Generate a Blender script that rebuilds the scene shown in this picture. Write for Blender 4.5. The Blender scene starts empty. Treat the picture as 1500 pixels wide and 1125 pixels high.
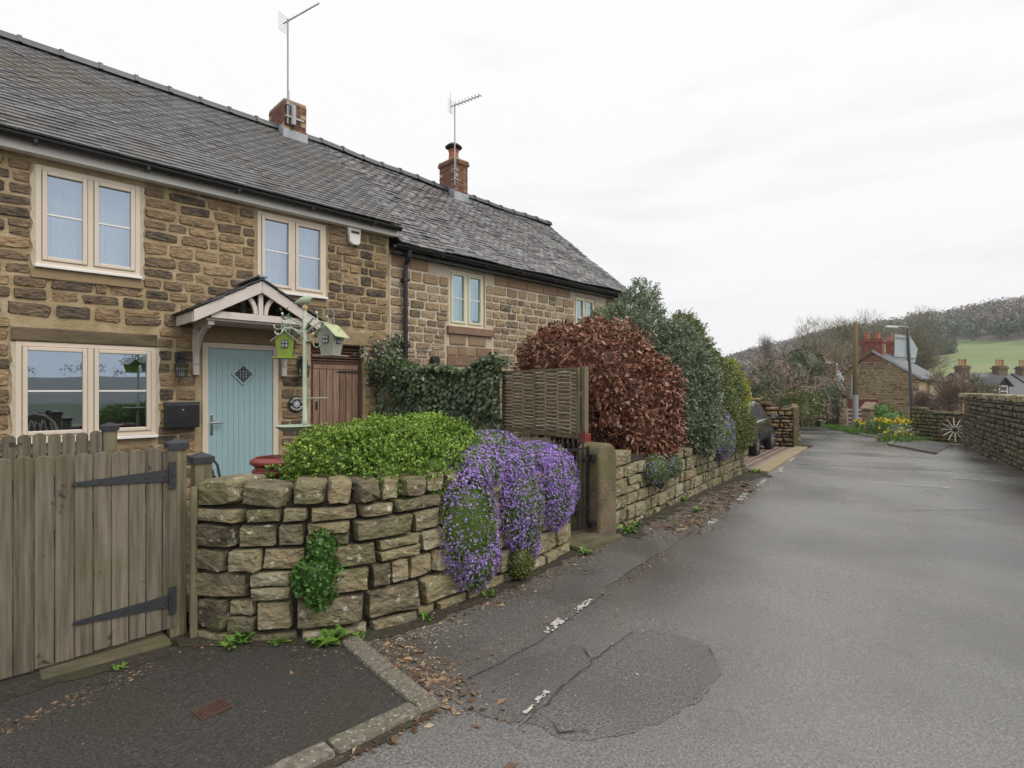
import bpy, bmesh, math, random
import numpy as np
from mathutils import Vector, Matrix
C = bpy.context.scene.collection
S = bpy.context.scene
PI = math.pi
R = math.radians
random.seed(7)
NR = np.random.default_rng(11)

# ------------------------------------------------------------------ camera, sky, sun
EYE = Vector((0, -7.8, 1.6))
cd = bpy.data.cameras.new('camera'); cam = bpy.data.objects.new('camera', cd); C.objects.link(cam)
cam.location = EYE; cam.rotation_euler = (R(90), 0, R(-45))
cd.sensor_width = 36; cd.lens = 19.2; cd.shift_y = 0.005; cd.clip_start = 0.05; cd.clip_end = 3000
S.camera = cam
SUN_EL, SUN_AZ = 52, 165          # azimuth clockwise from +Y
W = bpy.data.worlds.new('World'); S.world = W; W.use_nodes = True
wn, wl = W.node_tree.nodes, W.node_tree.links
wn.clear()
sky = wn.new('ShaderNodeTexSky'); sky.sky_type = 'NISHITA'; sky.sun_disc = False
sky.sun_elevation = R(SUN_EL); sky.sun_rotation = R(SUN_AZ)
hs = wn.new('ShaderNodeHueSaturation'); hs.inputs['Saturation'].default_value = 0.35; wl.new(sky.outputs[0], hs.inputs['Color'])
tc = wn.new('ShaderNodeTexCoord'); mp = wn.new('ShaderNodeMapping'); mp.inputs['Scale'].default_value = (1.2, 1.2, 6.5)
wl.new(tc.outputs['Generated'], mp.inputs[0])
nz = wn.new('ShaderNodeTexNoise'); nz.inputs['Scale'].default_value = 1.5; nz.inputs['Detail'].default_value = 7; nz.inputs['Roughness'].default_value = .55
nz.inputs['Distortion'].default_value = .3
wl.new(mp.outputs[0], nz.inputs[0])
rp = wn.new('ShaderNodeValToRGB')
rp.color_ramp.elements[0].position = .3; rp.color_ramp.elements[0].color = (6.3, 6.38, 6.5, 1)
rp.color_ramp.elements[1].position = .46; rp.color_ramp.elements[1].color = (7.0, 7.0, 7.02, 1)
wl.new(nz.outputs[0], rp.inputs[0])
mx = wn.new('ShaderNodeMix'); mx.data_type = 'RGBA'; mx.inputs[0].default_value = .97
wl.new(hs.outputs[0], mx.inputs[6]); wl.new(rp.outputs[0], mx.inputs[7])
bg = wn.new('ShaderNodeBackground'); bg.inputs[1].default_value = 0.1
wl.new(mx.outputs[2], bg.inputs[0])
wo = wn.new('ShaderNodeOutputWorld'); wl.new(bg.outputs[0], wo.inputs[0])
sd = bpy.data.lights.new('sun', 'SUN'); sd.energy = 1.5; sd.angle = R(40); sd.color = (1, .96, .9)
so = bpy.data.objects.new('sun', sd); C.objects.link(so)
so.rotation_euler = (R(90 - SUN_EL), 0, R(180 - SUN_AZ)); so.location = (0, -30, 40)
S.view_settings.view_transform = 'Standard'; S.view_settings.look = 'None'
S.view_settings.exposure = 0.56; S.view_settings.gamma = 1; S.view_settings.use_curve_mapping = False
S.render.engine = 'CYCLES'
S.cycles.max_bounces = 6; S.cycles.transparent_max_bounces = 8; S.cycles.use_denoising = True

# ------------------------------------------------------------------ helpers
def gz(x):
    return -0.0175 * max(-10.0, min(70.0, x))

def tag(o, label=None, cat=None, group=None, kind=None):
    for k, v in (('label', label), ('category', cat), ('group', group), ('kind', kind)):
        if v: o[k] = v
    return o

def link(o, parent=None):
    C.objects.link(o)
    if parent is not None: o.parent = parent
    return o

def thing(name, label, cat, loc=(0, 0, 0), rz=0, group=None):
    o = bpy.data.objects.new(name, None); C.objects.link(o)
    o.location = loc; o.rotation_euler = (0, 0, rz); o.empty_display_size = .1
    return tag(o, label, cat, group)

def np_mesh(name, V, F, mat, parent=None, rnd=None, smooth=False, mi=None):
    V = np.asarray(V, dtype=np.float32); F = np.asarray(F, dtype=np.int32)
    me = bpy.data.meshes.new(name); k = F.shape[1]
    me.vertices.add(len(V)); me.vertices.foreach_set('co', V.ravel())
    me.loops.add(F.size); me.loops.foreach_set('vertex_index', F.ravel())
    me.polygons.add(len(F)); me.polygons.foreach_set('loop_start', np.arange(0, F.size, k, dtype=np.int32))
    me.polygons.foreach_set('loop_total', np.full(len(F), k, dtype=np.int32))
    if mi is not None: me.polygons.foreach_set('material_index', np.asarray(mi, dtype=np.int32))
    for m in (mat if isinstance(mat, (list, tuple)) else [mat]): me.materials.append(m)
    if rnd is not None:
        a = me.attributes.new('rnd', 'FLOAT', 'FACE'); a.data.foreach_set('value', np.asarray(rnd, dtype=np.float32))
    me.update(calc_edges=True); me.validate()
    if smooth: me.shade_smooth()
    return link(bpy.data.objects.new(name, me), parent)

class MB:
    """collects shapes into one mesh"""
    def __init__(s): s.v = []; s.f = []
    def add(s, vs, fs):
        n = len(s.v); s.v += [tuple(v) for v in vs]; s.f += [tuple(i + n for i in f) for f in fs]; return s
    def box(s, a, b, M=None):
        x0, y0, z0 = a; x1, y1, z1 = b
        vs = [Vector(p) for p in ((x0,y0,z0),(x1,y0,z0),(x1,y1,z0),(x0,y1,z0),(x0,y0,z1),(x1,y0,z1),(x1,y1,z1),(x0,y1,z1))]
        if M is not None: vs = [M @ v for v in vs]
        return s.add(vs, [(3,2,1,0),(4,5,6,7),(0,1,5,4),(1,2,6,5),(2,3,7,6),(3,0,4,7)])
    def beam(s, p, q, w, h, up=(0, 0, 1)):
        p, q = Vector(p), Vector(q); t = (q - p); L = t.length; t.normalize(); u = Vector(up)
        if abs(t.dot(u)) > .98: u = Vector((0, 1, 0))
        sd = t.cross(u).normalized(); u = sd.cross(t).normalized()
        M = Matrix((( t.x, sd.x, u.x, p.x), (t.y, sd.y, u.y, p.y), (t.z, sd.z, u.z, p.z), (0, 0, 0, 1)))
        return s.box((0, -w/2, -h/2), (L, w/2, h/2), M)
    def prism(s, poly, y0, y1, M=None):
        """poly in (x,z), extruded along y"""
        n = len(poly)
        vs = [Vector((x, y0, z)) for x, z in poly] + [Vector((x, y1, z)) for x, z in poly]
        if M is not None: vs = [M @ v for v in vs]
        fs = [tuple(range(n)), tuple(range(2*n-1, n-1, -1))] + [((i+1) % n, i, n+i, n+(i+1) % n) for i in range(n)]
        return s.add(vs, fs)
    def tube(s, pts, r, n=6, cap=True):
        pts = [Vector(p) for p in pts]; m = len(pts)
        rs = r if isinstance(r, (list, tuple)) else [r]*m
        vs = []; pu = None
        for i, p in enumerate(pts):
            t = (pts[min(i+1, m-1)] - pts[max(i-1, 0)]).normalized()
            u = pu if pu is not None else (Vector((0, 0, 1)) if abs(t.z) < .9 else Vector((1, 0, 0)))
            a = t.cross(u)
            if a.length < 1e-4: a = t.cross(Vector((.3, 1, .2)))
            a.normalize(); b = a.cross(t).normalized(); pu = b
            vs += [p + (a*math.cos(2*PI*k/n) + b*math.sin(2*PI*k/n))*rs[i] for k in range(n)]
        fs = [(i*n+k, i*n+(k+1) % n, (i+1)*n+(k+1) % n, (i+1)*n+k) for i in range(m-1) for k in range(n)]
        if cap: fs += [tuple(range(n-1, -1, -1)), tuple(range((m-1)*n, m*n))]
        return s.add(vs, fs)
    def lathe(s, prof, c=(0, 0, 0), n=16, M=None, caps=True):
        """prof of (r,z)"""
        vs = [Vector((r*math.cos(2*PI*k/n), r*math.sin(2*PI*k/n), z)) for r, z in prof for k in range(n)]
        vs = [(M @ v if M is not None else v) + Vector(c) for v in vs]
        m = len(prof)
        fs = [(i*n+k, i*n+(k+1) % n, (i+1)*n+(k+1) % n, (i+1)*n+k) for i in range(m-1) for k in range(n)]
        if caps: fs += [tuple(range(n-1, -1, -1)), tuple(range((m-1)*n, m*n))]
        return s.add(vs, fs)
    def build(s, name, mat, parent=None, smooth=False, bevel=0, seg=2, kind=None):
        me = bpy.data.meshes.new(name); me.from_pydata(s.v, [], s.f); me.materials.append(mat); me.update()
        bm = bmesh.new(); bm.from_mesh(me)
        bmesh.ops.recalc_face_normals(bm, faces=bm.faces)
        if bevel:
            es = [e for e in bm.edges if len(e.link_faces) == 2 and e.calc_face_angle(0) > .5]
            bmesh.ops.bevel(bm, geom=es, offset=bevel, segments=seg, affect='EDGES', profile=.6)
        bm.to_mesh(me); bm.free()
        if smooth: me.shade_smooth()
        o = link(bpy.data.objects.new(name, me), parent)
        if kind: o['kind'] = kind
        return o

def Mloc(x, y, z, rz=0): return Matrix.Translation((x, y, z)) @ Matrix.Rotation(rz, 4, 'Z')

# ------------------------------------------------------------------ materials
def pmat(name, cols, scale=5, rough=.8, bump=.0, bscale=None, rnd=None, rmix=.6, stretch=(1, 1, 1), speck=None,
         metal=0, spec=.5, detail=5, nrough=.6, rvar=0, sheen=None, pos=None, stain=None, coat=0, bdist=.02):
    """colours by noise (and a random value per piece) through a ramp; all in world space"""
    m = bpy.data.materials.new(name); m.use_nodes = True
    n, l = m.node_tree.nodes, m.node_tree.links
    b = n['Principled BSDF']
    b.inputs['Roughness'].default_value = rough; b.inputs['Metallic'].default_value = metal
    b.inputs['Specular IOR Level'].default_value = spec
    if coat: b.inputs['Coat Weight'].default_value = coat; b.inputs['Coat Roughness'].default_value = .08
    g = n.new('ShaderNodeNewGeometry'); mp = n.new('ShaderNodeMapping'); mp.inputs['Scale'].default_value = stretch
    l.new(g.outputs['Position'], mp.inputs[0]); P = mp.outputs[0]
    nz = n.new('ShaderNodeTexNoise'); nz.inputs['Scale'].default_value = scale; nz.inputs['Detail'].default_value = detail
    nz.inputs['Roughness'].default_value = nrough; l.new(P, nz.inputs[0])
    st = n.new('ShaderNodeMapRange'); st.inputs[1].default_value = .28; st.inputs[2].default_value = .72; l.new(nz.outputs[0], st.inputs[0])
    val = st.outputs[0]
    if rnd:
        if rnd == 'obj': q = n.new('ShaderNodeObjectInfo'); ro = q.outputs['Random']
        else: q = n.new('ShaderNodeAttribute'); q.attribute_name = 'rnd'; ro = q.outputs['Fac']
        mm = n.new('ShaderNodeMix'); mm.inputs[0].default_value = rmix
        l.new(val, mm.inputs[2]); l.new(ro, mm.inputs[3]); val = mm.outputs[0]
    r = n.new('ShaderNodeValToRGB'); e = r.color_ramp.elements
    ps = pos or [i / max(1, len(cols)-1) for i in range(len(cols))]
    while len(e) < len(cols): e.new(.5)
    for i, c in enumerate(cols): e[i].position = ps[i]; e[i].color = (*c, 1)
    l.new(val, r.inputs[0]); col = r.outputs[0]
    for sp in ([stain] if stain else []) + ([speck] if speck else []):
        c2, sc, lo, hi, amt = sp
        z = n.new('ShaderNodeTexNoise'); z.inputs['Scale'].default_value = sc; z.inputs['Detail'].default_value = 3; l.new(g.outputs['Position'], z.inputs[0])
        k = n.new('ShaderNodeMapRange'); k.inputs[1].default_value = lo; k.inputs[2].default_value = hi; k.inputs[4].default_value = amt; l.new(z.outputs[0], k.inputs[0])
        x = n.new('ShaderNodeMix'); x.data_type = 'RGBA'; l.new(k.outputs[0], x.inputs[0]); l.new(col, x.inputs[6]); x.inputs[7].default_value = (*c2, 1); col = x.outputs[2]
    l.new(col, b.inputs['Base Color'])
    if rvar:
        z = n.new('ShaderNodeTexNoise'); z.inputs['Scale'].default_value = rvar[0]; z.inputs['Detail'].default_value = 4; l.new(g.outputs['Position'], z.inputs[0])
        k = n.new('ShaderNodeMapRange'); k.inputs[1].default_value = .35; k.inputs[2].default_value = .65; k.inputs[3].default_value = rvar[1]; k.inputs[4].default_value = rvar[2]
        l.new(z.outputs[0], k.inputs[0]); l.new(k.outputs[0], b.inputs['Roughness'])
    if bump:
        z = n.new('ShaderNodeTexNoise'); z.inputs['Scale'].default_value = bscale or scale*4; z.inputs['Detail'].default_value = 5; l.new(P, z.inputs[0])
        u = n.new('ShaderNodeBump'); u.inputs['Strength'].default_value = bump; u.inputs['Distance'].default_value = bdist
        l.new(z.outputs[0], u.inputs['Height']); l.new(u.outputs[0], b.inputs['Normal'])
    return m

def glass(name, tint, refl, rough=0.0):
    m = bpy.data.materials.new(name); m.use_nodes = True
    n, l = m.node_tree.nodes, m.node_tree.links; n.clear()
    g = n.new('ShaderNodeBsdfGlossy'); g.inputs[0].default_value = (*tint, 1); g.inputs['Roughness'].default_value = rough
    t = n.new('ShaderNodeBsdfTransparent'); t.inputs[0].default_value = (.8, .86, .88, 1)
    x = n.new('ShaderNodeMixShader'); x.inputs[0].default_value = refl
    z = n.new('ShaderNodeTexNoise'); z.inputs['Scale'].default_value = 1.3; z.inputs['Detail'].default_value = 1
    u = n.new('ShaderNodeBump'); u.inputs['Strength'].default_value = .05; u.inputs['Distance'].default_value = .05
    gg = n.new('ShaderNodeNewGeometry'); l.new(gg.outputs['Position'], z.inputs[0]); l.new(z.outputs[0], u.inputs['Height']); l.new(u.outputs[0], g.inputs['Normal'])
    l.new(t.outputs[0], x.inputs[1]); l.new(g.outputs[0], x.inputs[2])
    o = n.new('ShaderNodeOutputMaterial'); l.new(x.outputs[0], o.inputs[0])
    return m

STONE1 = [(.02,.017,.015), (.065,.051,.037), (.145,.105,.066), (.24,.16,.09), (.36,.245,.13), (.45,.35,.22)]
STONE2 = [(.06,.052,.042), (.14,.11,.075), (.25,.19,.125), (.32,.22,.125), (.36,.3,.21), (.26,.15,.1)]
GWALL = [(.028,.024,.017), (.088,.074,.047), (.185,.155,.095), (.28,.225,.125), (.29,.265,.18), (.42,.395,.32)]
RWALL = [(.022,.02,.017), (.055,.045,.032), (.1,.082,.055), (.16,.13,.08), (.2,.165,.1)]
M = {}
def stone_pair(k, cols, **kw):
    for q in ('obj', 'attr'): M[k + '_' + q] = pmat(k + '_' + q, cols, rnd=q, **kw)
stone_pair('house_stone', STONE1, scale=9, bump=1, bscale=22, bdist=.035, rmix=.55, stretch=(1, 1, 1.7), rough=.85, nrough=.68)
stone_pair('next_stone', STONE2, scale=9, bump=1, bscale=22, bdist=.03, rmix=.62, stretch=(1, 1, 1.6), rough=.9, nrough=.65)
stone_pair('garden_stone', GWALL, scale=7, bump=1.0, bscale=15, bdist=.045, rmix=.55, rough=.85, nrough=.74, stretch=(1, 1, 1.5),
           stain=((.12,.125,.045), 2.6, .48, .64, .6), speck=((.55,.53,.47), 17, .62, .7, .75))
stone_pair('lane_stone', RWALL, scale=6, bump=.9, bscale=20, rmix=.6, rough=.9, speck=((.4,.38,.32), 22, .66, .72, .5), stain=((.14,.14,.05), 1.2, .5, .7, .5))
stone_pair('roof_tile', [(.06,.056,.06), (.1,.095,.1), (.14,.135,.14), (.19,.185,.19)], scale=3, bump=.15, bscale=40, rmix=.3, rough=.3, spec=.6,
           stain=((.1,.09,.03), .8, .5, .72, .65), rvar=(6, .2, .38))
stone_pair('old_tile', [(.045,.042,.044), (.09,.084,.086), (.15,.145,.145), (.27,.26,.255)], scale=6, bump=.6, bscale=40, rmix=.6, rough=.45, spec=.6,
           speck=((.4,.4,.38), 12, .58, .68, .6), rvar=(6, .3, .6))
stone_pair('brick', [(.08,.03,.022), (.16,.06,.04), (.21,.09,.06), (.13,.075,.06)], scale=14, bump=.4, bscale=60, rmix=.6, rough=.9, speck=((.03,.025,.02), 5, .56, .7, .6))
M['mortar'] = pmat('mortar', [(.24,.175,.09), (.38,.29,.165), (.5,.405,.27)], scale=5, bump=.7, bscale=60, rough=.95, stain=((.16,.12,.075), 1.4, .55, .75, .5))
M['mortar_pale'] = pmat('mortar_pale', [(.42,.36,.27), (.58,.5,.39)], scale=3, bump=.4, bscale=60, rough=.95)
M['earth_gap'] = pmat('earth_gap', [(.02,.016,.011), (.045,.036,.024)], scale=8, bump=.5, rough=1)
M['lintel'] = pmat('lintel', [(.06,.045,.03), (.125,.092,.055), (.18,.135,.08)], scale=4, bump=.5, bscale=40, stretch=(.5, 1, 2), rough=.9)
M['lintel_buff'] = pmat('lintel_buff', [(.21,.145,.075), (.3,.22,.125), (.26,.18,.1)], scale=4, bump=.35, bscale=40, rough=.9)
M['pink_stone'] = pmat('pink_stone', [(.17,.1,.075), (.26,.165,.105), (.28,.2,.12), (.33,.25,.16)], scale=5, bump=.5, bscale=40, rough=.9, rnd='obj', rmix=.6)
M['cream'] = pmat('cream', [(.6,.515,.41), (.66,.575,.465)], scale=2, rough=.38)
M['white_pvc'] = pmat('white_pvc', [(.74,.72,.69), (.8,.78,.75)], scale=3, rough=.4)
M['porch_white'] = pmat('porch_white', [(.55,.475,.43), (.66,.59,.54)], scale=5, rough=.6, stretch=(1, 1, 1), stain=((.35,.28,.22), 6, .6, .75, .5))
M['blue_door'] = pmat('blue_door', [(.275,.41,.43), (.31,.45,.47)], scale=2, rough=.42, bump=.05, bscale=90, stretch=(6, 6, 1))
M['black'] = pmat('black', [(.008,.008,.009), (.016,.016,.018)], scale=8, rough=.35)
M['black_matt'] = pmat('black_matt', [(.01,.01,.011), (.022,.022,.024)], scale=20, rough=.7, bump=.2)
M['dark_grey'] = pmat('dark_grey', [(.022,.024,.028), (.035,.037,.042)], scale=20, rough=.55)
M['chrome'] = pmat('chrome', [(.6,.6,.6), (.7,.7,.7)], rough=.2, metal=1)
M['lead'] = pmat('lead', [(.2,.21,.23), (.34,.36,.39), (.42,.42,.42)], scale=6, rough=.55, bump=.3)
M['galv'] = pmat('galv', [(.3,.31,.32), (.42,.43,.44)], scale=9, rough=.5, metal=.3)
M['alu'] = pmat('alu', [(.3,.3,.3), (.4,.4,.4)], scale=9, rough=.4, metal=.5)
M['slate'] = pmat('slate', [(.028,.032,.04), (.06,.065,.075)], scale=8, rough=.4, rnd='obj', rmix=.5, bump=.4, bscale=50, spec=.6, stain=((.1,.1,.06), 5, .55, .7, .5))
M['store_wood'] = pmat('store_wood', [(.075,.038,.022), (.21,.125,.082), (.35,.235,.17)], scale=2.2, rough=.7, rnd='obj', rmix=.35, stretch=(16, 16, 1), bump=.3)
M['red_wood'] = pmat('red_wood', [(.045,.02,.013), (.1,.045,.03)], scale=2.5, rough=.65, stretch=(14, 14, 1), bump=.2)
WOODG = [(.045,.038,.026), (.105,.088,.062), (.18,.153,.112), (.25,.22,.17)]
M['gate_wood'] = pmat('gate_wood', WOODG, scale=2.0, rough=.85, rnd='obj', rmix=.3, stretch=(22, 22, 1), bump=.5, bscale=4,
                      stain=((.1,.095,.035), 3.0, .52, .72, .5), speck=((.025,.015,.01), 9, .68, .72, .8))
M['post_wood'] = pmat('post_wood', [(.08,.068,.04), (.17,.145,.088), (.25,.215,.135)], scale=2.0, rough=.85, stretch=(20, 20, 1), bump=.4, bscale=4, stain=((.09,.095,.03), 4, .5, .7, .6))
M['wattle'] = pmat('wattle', [(.17,.135,.09), (.35,.285,.2), (.52,.45,.34)], scale=5, rough=.9, rnd='obj', rmix=.5, bump=.4, stretch=(3, 3, 20))
M['feeder_green'] = pmat('feeder_green', [(.3,.37,.27), (.42,.47,.36)], scale=12, rough=.6)
M['lime'] = pmat('lime', [(.2,.29,.035), (.27,.36,.06)], scale=8, rough=.5)
M['house_grey'] = pmat('house_grey', [(.27,.28,.225), (.34,.35,.29)], scale=8, rough=.5)
M['pale_roof'] = pmat('pale_roof', [(.4,.4,.36), (.5,.49,.45)], scale=8, rough=.45)
M['lime_roof'] = pmat('lime_roof', [(.36,.4,.2), (.45,.48,.28)], scale=8, rough=.45)
M['terracotta'] = pmat('terracotta', [(.17,.028,.022), (.24,.045,.033)], scale=7, rough=.35, coat=.3)
M['pot_orange'] = pmat('pot_orange', [(.34,.11,.055), (.46,.17,.09)], scale=7, rough=.8)
M['pot_buff'] = pmat('pot_buff', [(.42,.27,.14), (.52,.36,.2)], scale=7, rough=.8)
M['glass_up'] = glass('glass_up', (.62,.74,.9), .5)
M['glass_low'] = glass('glass_low', (.62,.76,.92), .5)
M['glass_old'] = glass('glass_old', (.6,.8,.88), .5)
M['glass_dark'] = glass('glass_dark', (.7,.75,.8), .2)
M['curtain'] = pmat('curtain', [(.55,.56,.57), (.75,.75,.75)], scale=3, rough=.9, stretch=(9, 1, .3))
M['room'] = pmat('room', [(.12,.1,.08), (.16,.14,.11)], scale=2, rough=.9)
M['asphalt'] = pmat('asphalt', [(.034,.032,.03), (.135,.129,.121), (.26,.25,.232)], scale=75, spec=.9, rough=.4, bump=.22, bscale=110, stretch=(1, 1, 1), nrough=.75,
                    stain=((.055,.051,.047), .5, .44, .66, .65), rvar=(.32, .05, .4), speck=((.45,.43,.4), 105, .64, .7, .6))
M['asphalt_dark'] = pmat('asphalt_dark', [(.01,.009,.008), (.038,.034,.029), (.095,.088,.077)], scale=70, rough=.6, bump=.6, bscale=110, nrough=.75,
                    stain=((.035,.031,.016), 1.3, .5, .7, .7), speck=((.3,.28,.25), 120, .69, .73, .7))
M['asphalt_mid'] = pmat('asphalt_mid', [(.032,.029,.026), (.1,.094,.085), (.2,.19,.172)], scale=70, rough=.55, bump=.6, bscale=110, nrough=.75,
                    stain=((.045,.036,.026), 1.1, .45, .68, .7), speck=((.3,.28,.25), 140, .67, .72, .7))
M['asphalt_patch'] = pmat('asphalt_patch', [(.032,.03,.028), (.127,.121,.113), (.25,.24,.223)], scale=75, spec=.8, rough=.5, bump=.6, bscale=100, nrough=.75, stain=((.055,.051,.047), .5, .44, .66, .65), rvar=(.32, .1, .45), speck=((.45,.43,.4), 105, .64, .7, .7))
M['crack'] = pmat('crack', [(.008,.008,.007), (.03,.026,.022)], scale=40, rough=.8, bump=.4)
M['kerb'] = pmat('kerb', [(.07,.062,.045), (.15,.135,.105), (.21,.19,.15)], scale=30, rough=.85, bump=.6, bscale=60, stain=((.06,.065,.025), 2.5, .5, .68, .6), speck=((.45,.43,.38), 60, .62, .68, .8))
M['moss_stone'] = pmat('moss_stone', [(.05,.048,.028), (.1,.085,.05), (.15,.12,.07)], scale=5, rough=.9, bump=.5, bscale=30, stain=((.1,.11,.025), 1.8, .48, .62, .75))
M['post_stone'] = pmat('post_stone', [(.07,.055,.035), (.15,.115,.07), (.2,.155,.095)], scale=4, rough=.85, bump=.6, bscale=35, stain=((.1,.1,.03), 2.2, .46, .64, .7))
M['rust'] = pmat('rust', [(.05,.025,.018), (.1,.05,.035)], scale=20, rough=.8, bump=.4)
M['white_paint'] = pmat('white_paint', [(.2,.19,.18), (.5,.49,.46), (.62,.6,.57)], scale=30, rough=.7, bump=.5)
M['iron'] = pmat('iron', [(.008,.008,.009), (.018,.016,.015)], scale=20, rough=.5)
M['ground'] = pmat('ground', [(.035,.04,.015), (.07,.075,.03), (.1,.09,.05)], scale=.4, rough=1, bump=.5, bscale=3)
M['field'] = pmat('field', [(.11,.17,.05), (.17,.215,.08), (.24,.235,.13)], scale=.045, rough=1, stretch=(1, 1, 3))
M['wood_floor'] = pmat('wood_floor', [(.12,.1,.08), (.17,.145,.115)], scale=.1, rough=1)
M['verge_dirt'] = pmat('verge_dirt', [(.012,.01,.007), (.035,.028,.018), (.06,.047,.03)], scale=25, rough=.9, bump=.8, bscale=60, stain=((.04,.05,.012), 3, .5, .66, .6), speck=((.25,.22,.17), 90, .66, .7, .6))
M['soil'] = pmat('soil', [(.02,.015,.01), (.05,.038,.025), (.075,.055,.035)], scale=12, rough=1, bump=.8, bscale=40)
M['paver'] = pmat('paver', [(.12,.075,.06), (.2,.135,.11), (.25,.18,.15)], scale=4, rough=.6, rnd='attr', rmix=.5, bump=.3)
M['paver_edge'] = pmat('paver_edge', [(.22,.17,.09), (.31,.25,.15)], scale=4, rough=.7, bump=.3, rnd='obj', rmix=.4)
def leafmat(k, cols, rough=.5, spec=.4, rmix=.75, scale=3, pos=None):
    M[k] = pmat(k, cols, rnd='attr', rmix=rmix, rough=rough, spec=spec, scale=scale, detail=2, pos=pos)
leafmat('box_leaf', [(.035,.075,.01), (.105,.2,.024), (.205,.33,.045), (.38,.5,.1)])
leafmat('beech_leaf', [(.06,.02,.013), (.16,.06,.035), (.27,.115,.067), (.44,.24,.155)], rough=.36)
leafmat('ivy_leaf', [(.018,.035,.013), (.04,.07,.025), (.075,.115,.042), (.14,.18,.085)], rough=.3, spec=.6)
leafmat('blue_conifer', [(.085,.115,.06), (.15,.195,.11), (.22,.27,.17), (.31,.36,.26)])
leafmat('green_conifer', [(.07,.095,.03), (.14,.175,.065), (.21,.245,.095), (.29,.32,.14)])
leafmat('dark_conifer', [(.025,.04,.014), (.05,.075,.025), (.09,.12,.04)])
leafmat('gold_conifer', [(.14,.19,.015), (.3,.33,.025), (.47,.45,.04)])
leafmat('shrub_leaf', [(.045,.065,.015), (.1,.13,.03), (.16,.18,.05), (.23,.22,.08)])
leafmat('aub_leaf', [(.05,.095,.018), (.12,.19,.04), (.2,.28,.075)])
leafmat('aub_flower', [(.19,.09,.41), (.29,.16,.54), (.41,.26,.65), (.56,.42,.75)], rough=.7)
leafmat('fern_leaf', [(.025,.075,.012), (.06,.15,.025), (.11,.22,.05)])
leafmat('weed', [(.045,.11,.012), (.1,.2,.025), (.17,.27,.05)])
leafmat('litter', [(.04,.02,.012), (.12,.065,.035), (.22,.14,.08), (.34,.25,.16)], rmix=.9)
leafmat('grit', [(.1,.09,.07), (.3,.27,.2), (.5,.46,.38)], rmix=.9)
leafmat('twig', [(.11,.088,.065), (.17,.14,.105), (.24,.2,.155)])
leafmat('twig_green', [(.12,.105,.055), (.19,.165,.09), (.27,.235,.14)])
leafmat('twig_pink', [(.17,.125,.095), (.28,.2,.155), (.4,.28,.225)])
leafmat('daffodil', [(.7,.42,.01), (.8,.6,.02), (.85,.7,.08)], rough=.6)
leafmat('wood_crown', [(.12,.1,.072), (.165,.14,.105), (.215,.187,.145)], scale=.03, rmix=.55)
leafmat('holly', [(.06,.085,.045), (.095,.125,.07), (.14,.165,.1)], scale=.05)
M['bark'] = pmat('bark', [(.05,.04,.03), (.11,.088,.066), (.15,.125,.1)], scale=6, rough=.95, bump=.6, stretch=(1, 1, .3))

# ------------------------------------------------------------------ stones
def unit_stone(seed, front=.8, n=10, jag=.05, sq=.28, flat=0):
    """rounded block in a unit box, front at y=-.5, at most 50 triangles"""
    r = random.Random(seed); ring = []
    for k in range(n):
        a = 2*PI*(k + .5)/n
        c, s = math.cos(a), math.sin(a)
        x = math.copysign(abs(c)**sq, c)*.5; z = math.copysign(abs(s)**sq, s)*.5
        ring.append((x*(1 - r.random()*jag*2), z*(1 - r.random()*jag*2)))
    vs = [(x*.96, .5, z*.96) for x, z in ring] + [(x, -.12 + r.uniform(-.1, .1), z) for x, z in ring]
    vs += [(x*(front + r.uniform(-.06, .06)), (-.46 + r.uniform(-.05, .05) if flat else -.4 + r.uniform(-.1, .08)), z*(front + r.uniform(-.08, .06))) for x, z in ring]
    vs.append((r.uniform(-.08, .08), -.5, r.uniform(-.08, .08)))
    fs = []
    for k in range(n):
        q = (k+1) % n
        fs += [(k, q, n+q, n+k), (n+k, n+q, 2*n+q, 2*n+k)]
        fs.append((2*n+k, 2*n+q, 3*n))
    return vs, fs
def stone_pool(name, mats, count, **kw):
    pool = []
    for i in range(count):
        v, f = unit_stone(i*13 + len(name), **kw)
        me = bpy.data.meshes.new(name); me.from_pydata(v, [], f); me.materials.append(mats[0]); me.update()
        bm = bmesh.new(); bm.from_mesh(me); bmesh.ops.recalc_face_normals(bm, faces=bm.faces); bm.to_mesh(me); bm.free(); me.shade_smooth(); me.set_sharp_from_angle(angle=R(28))
        pool.append((me, v, f))
    return pool, mats

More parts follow.
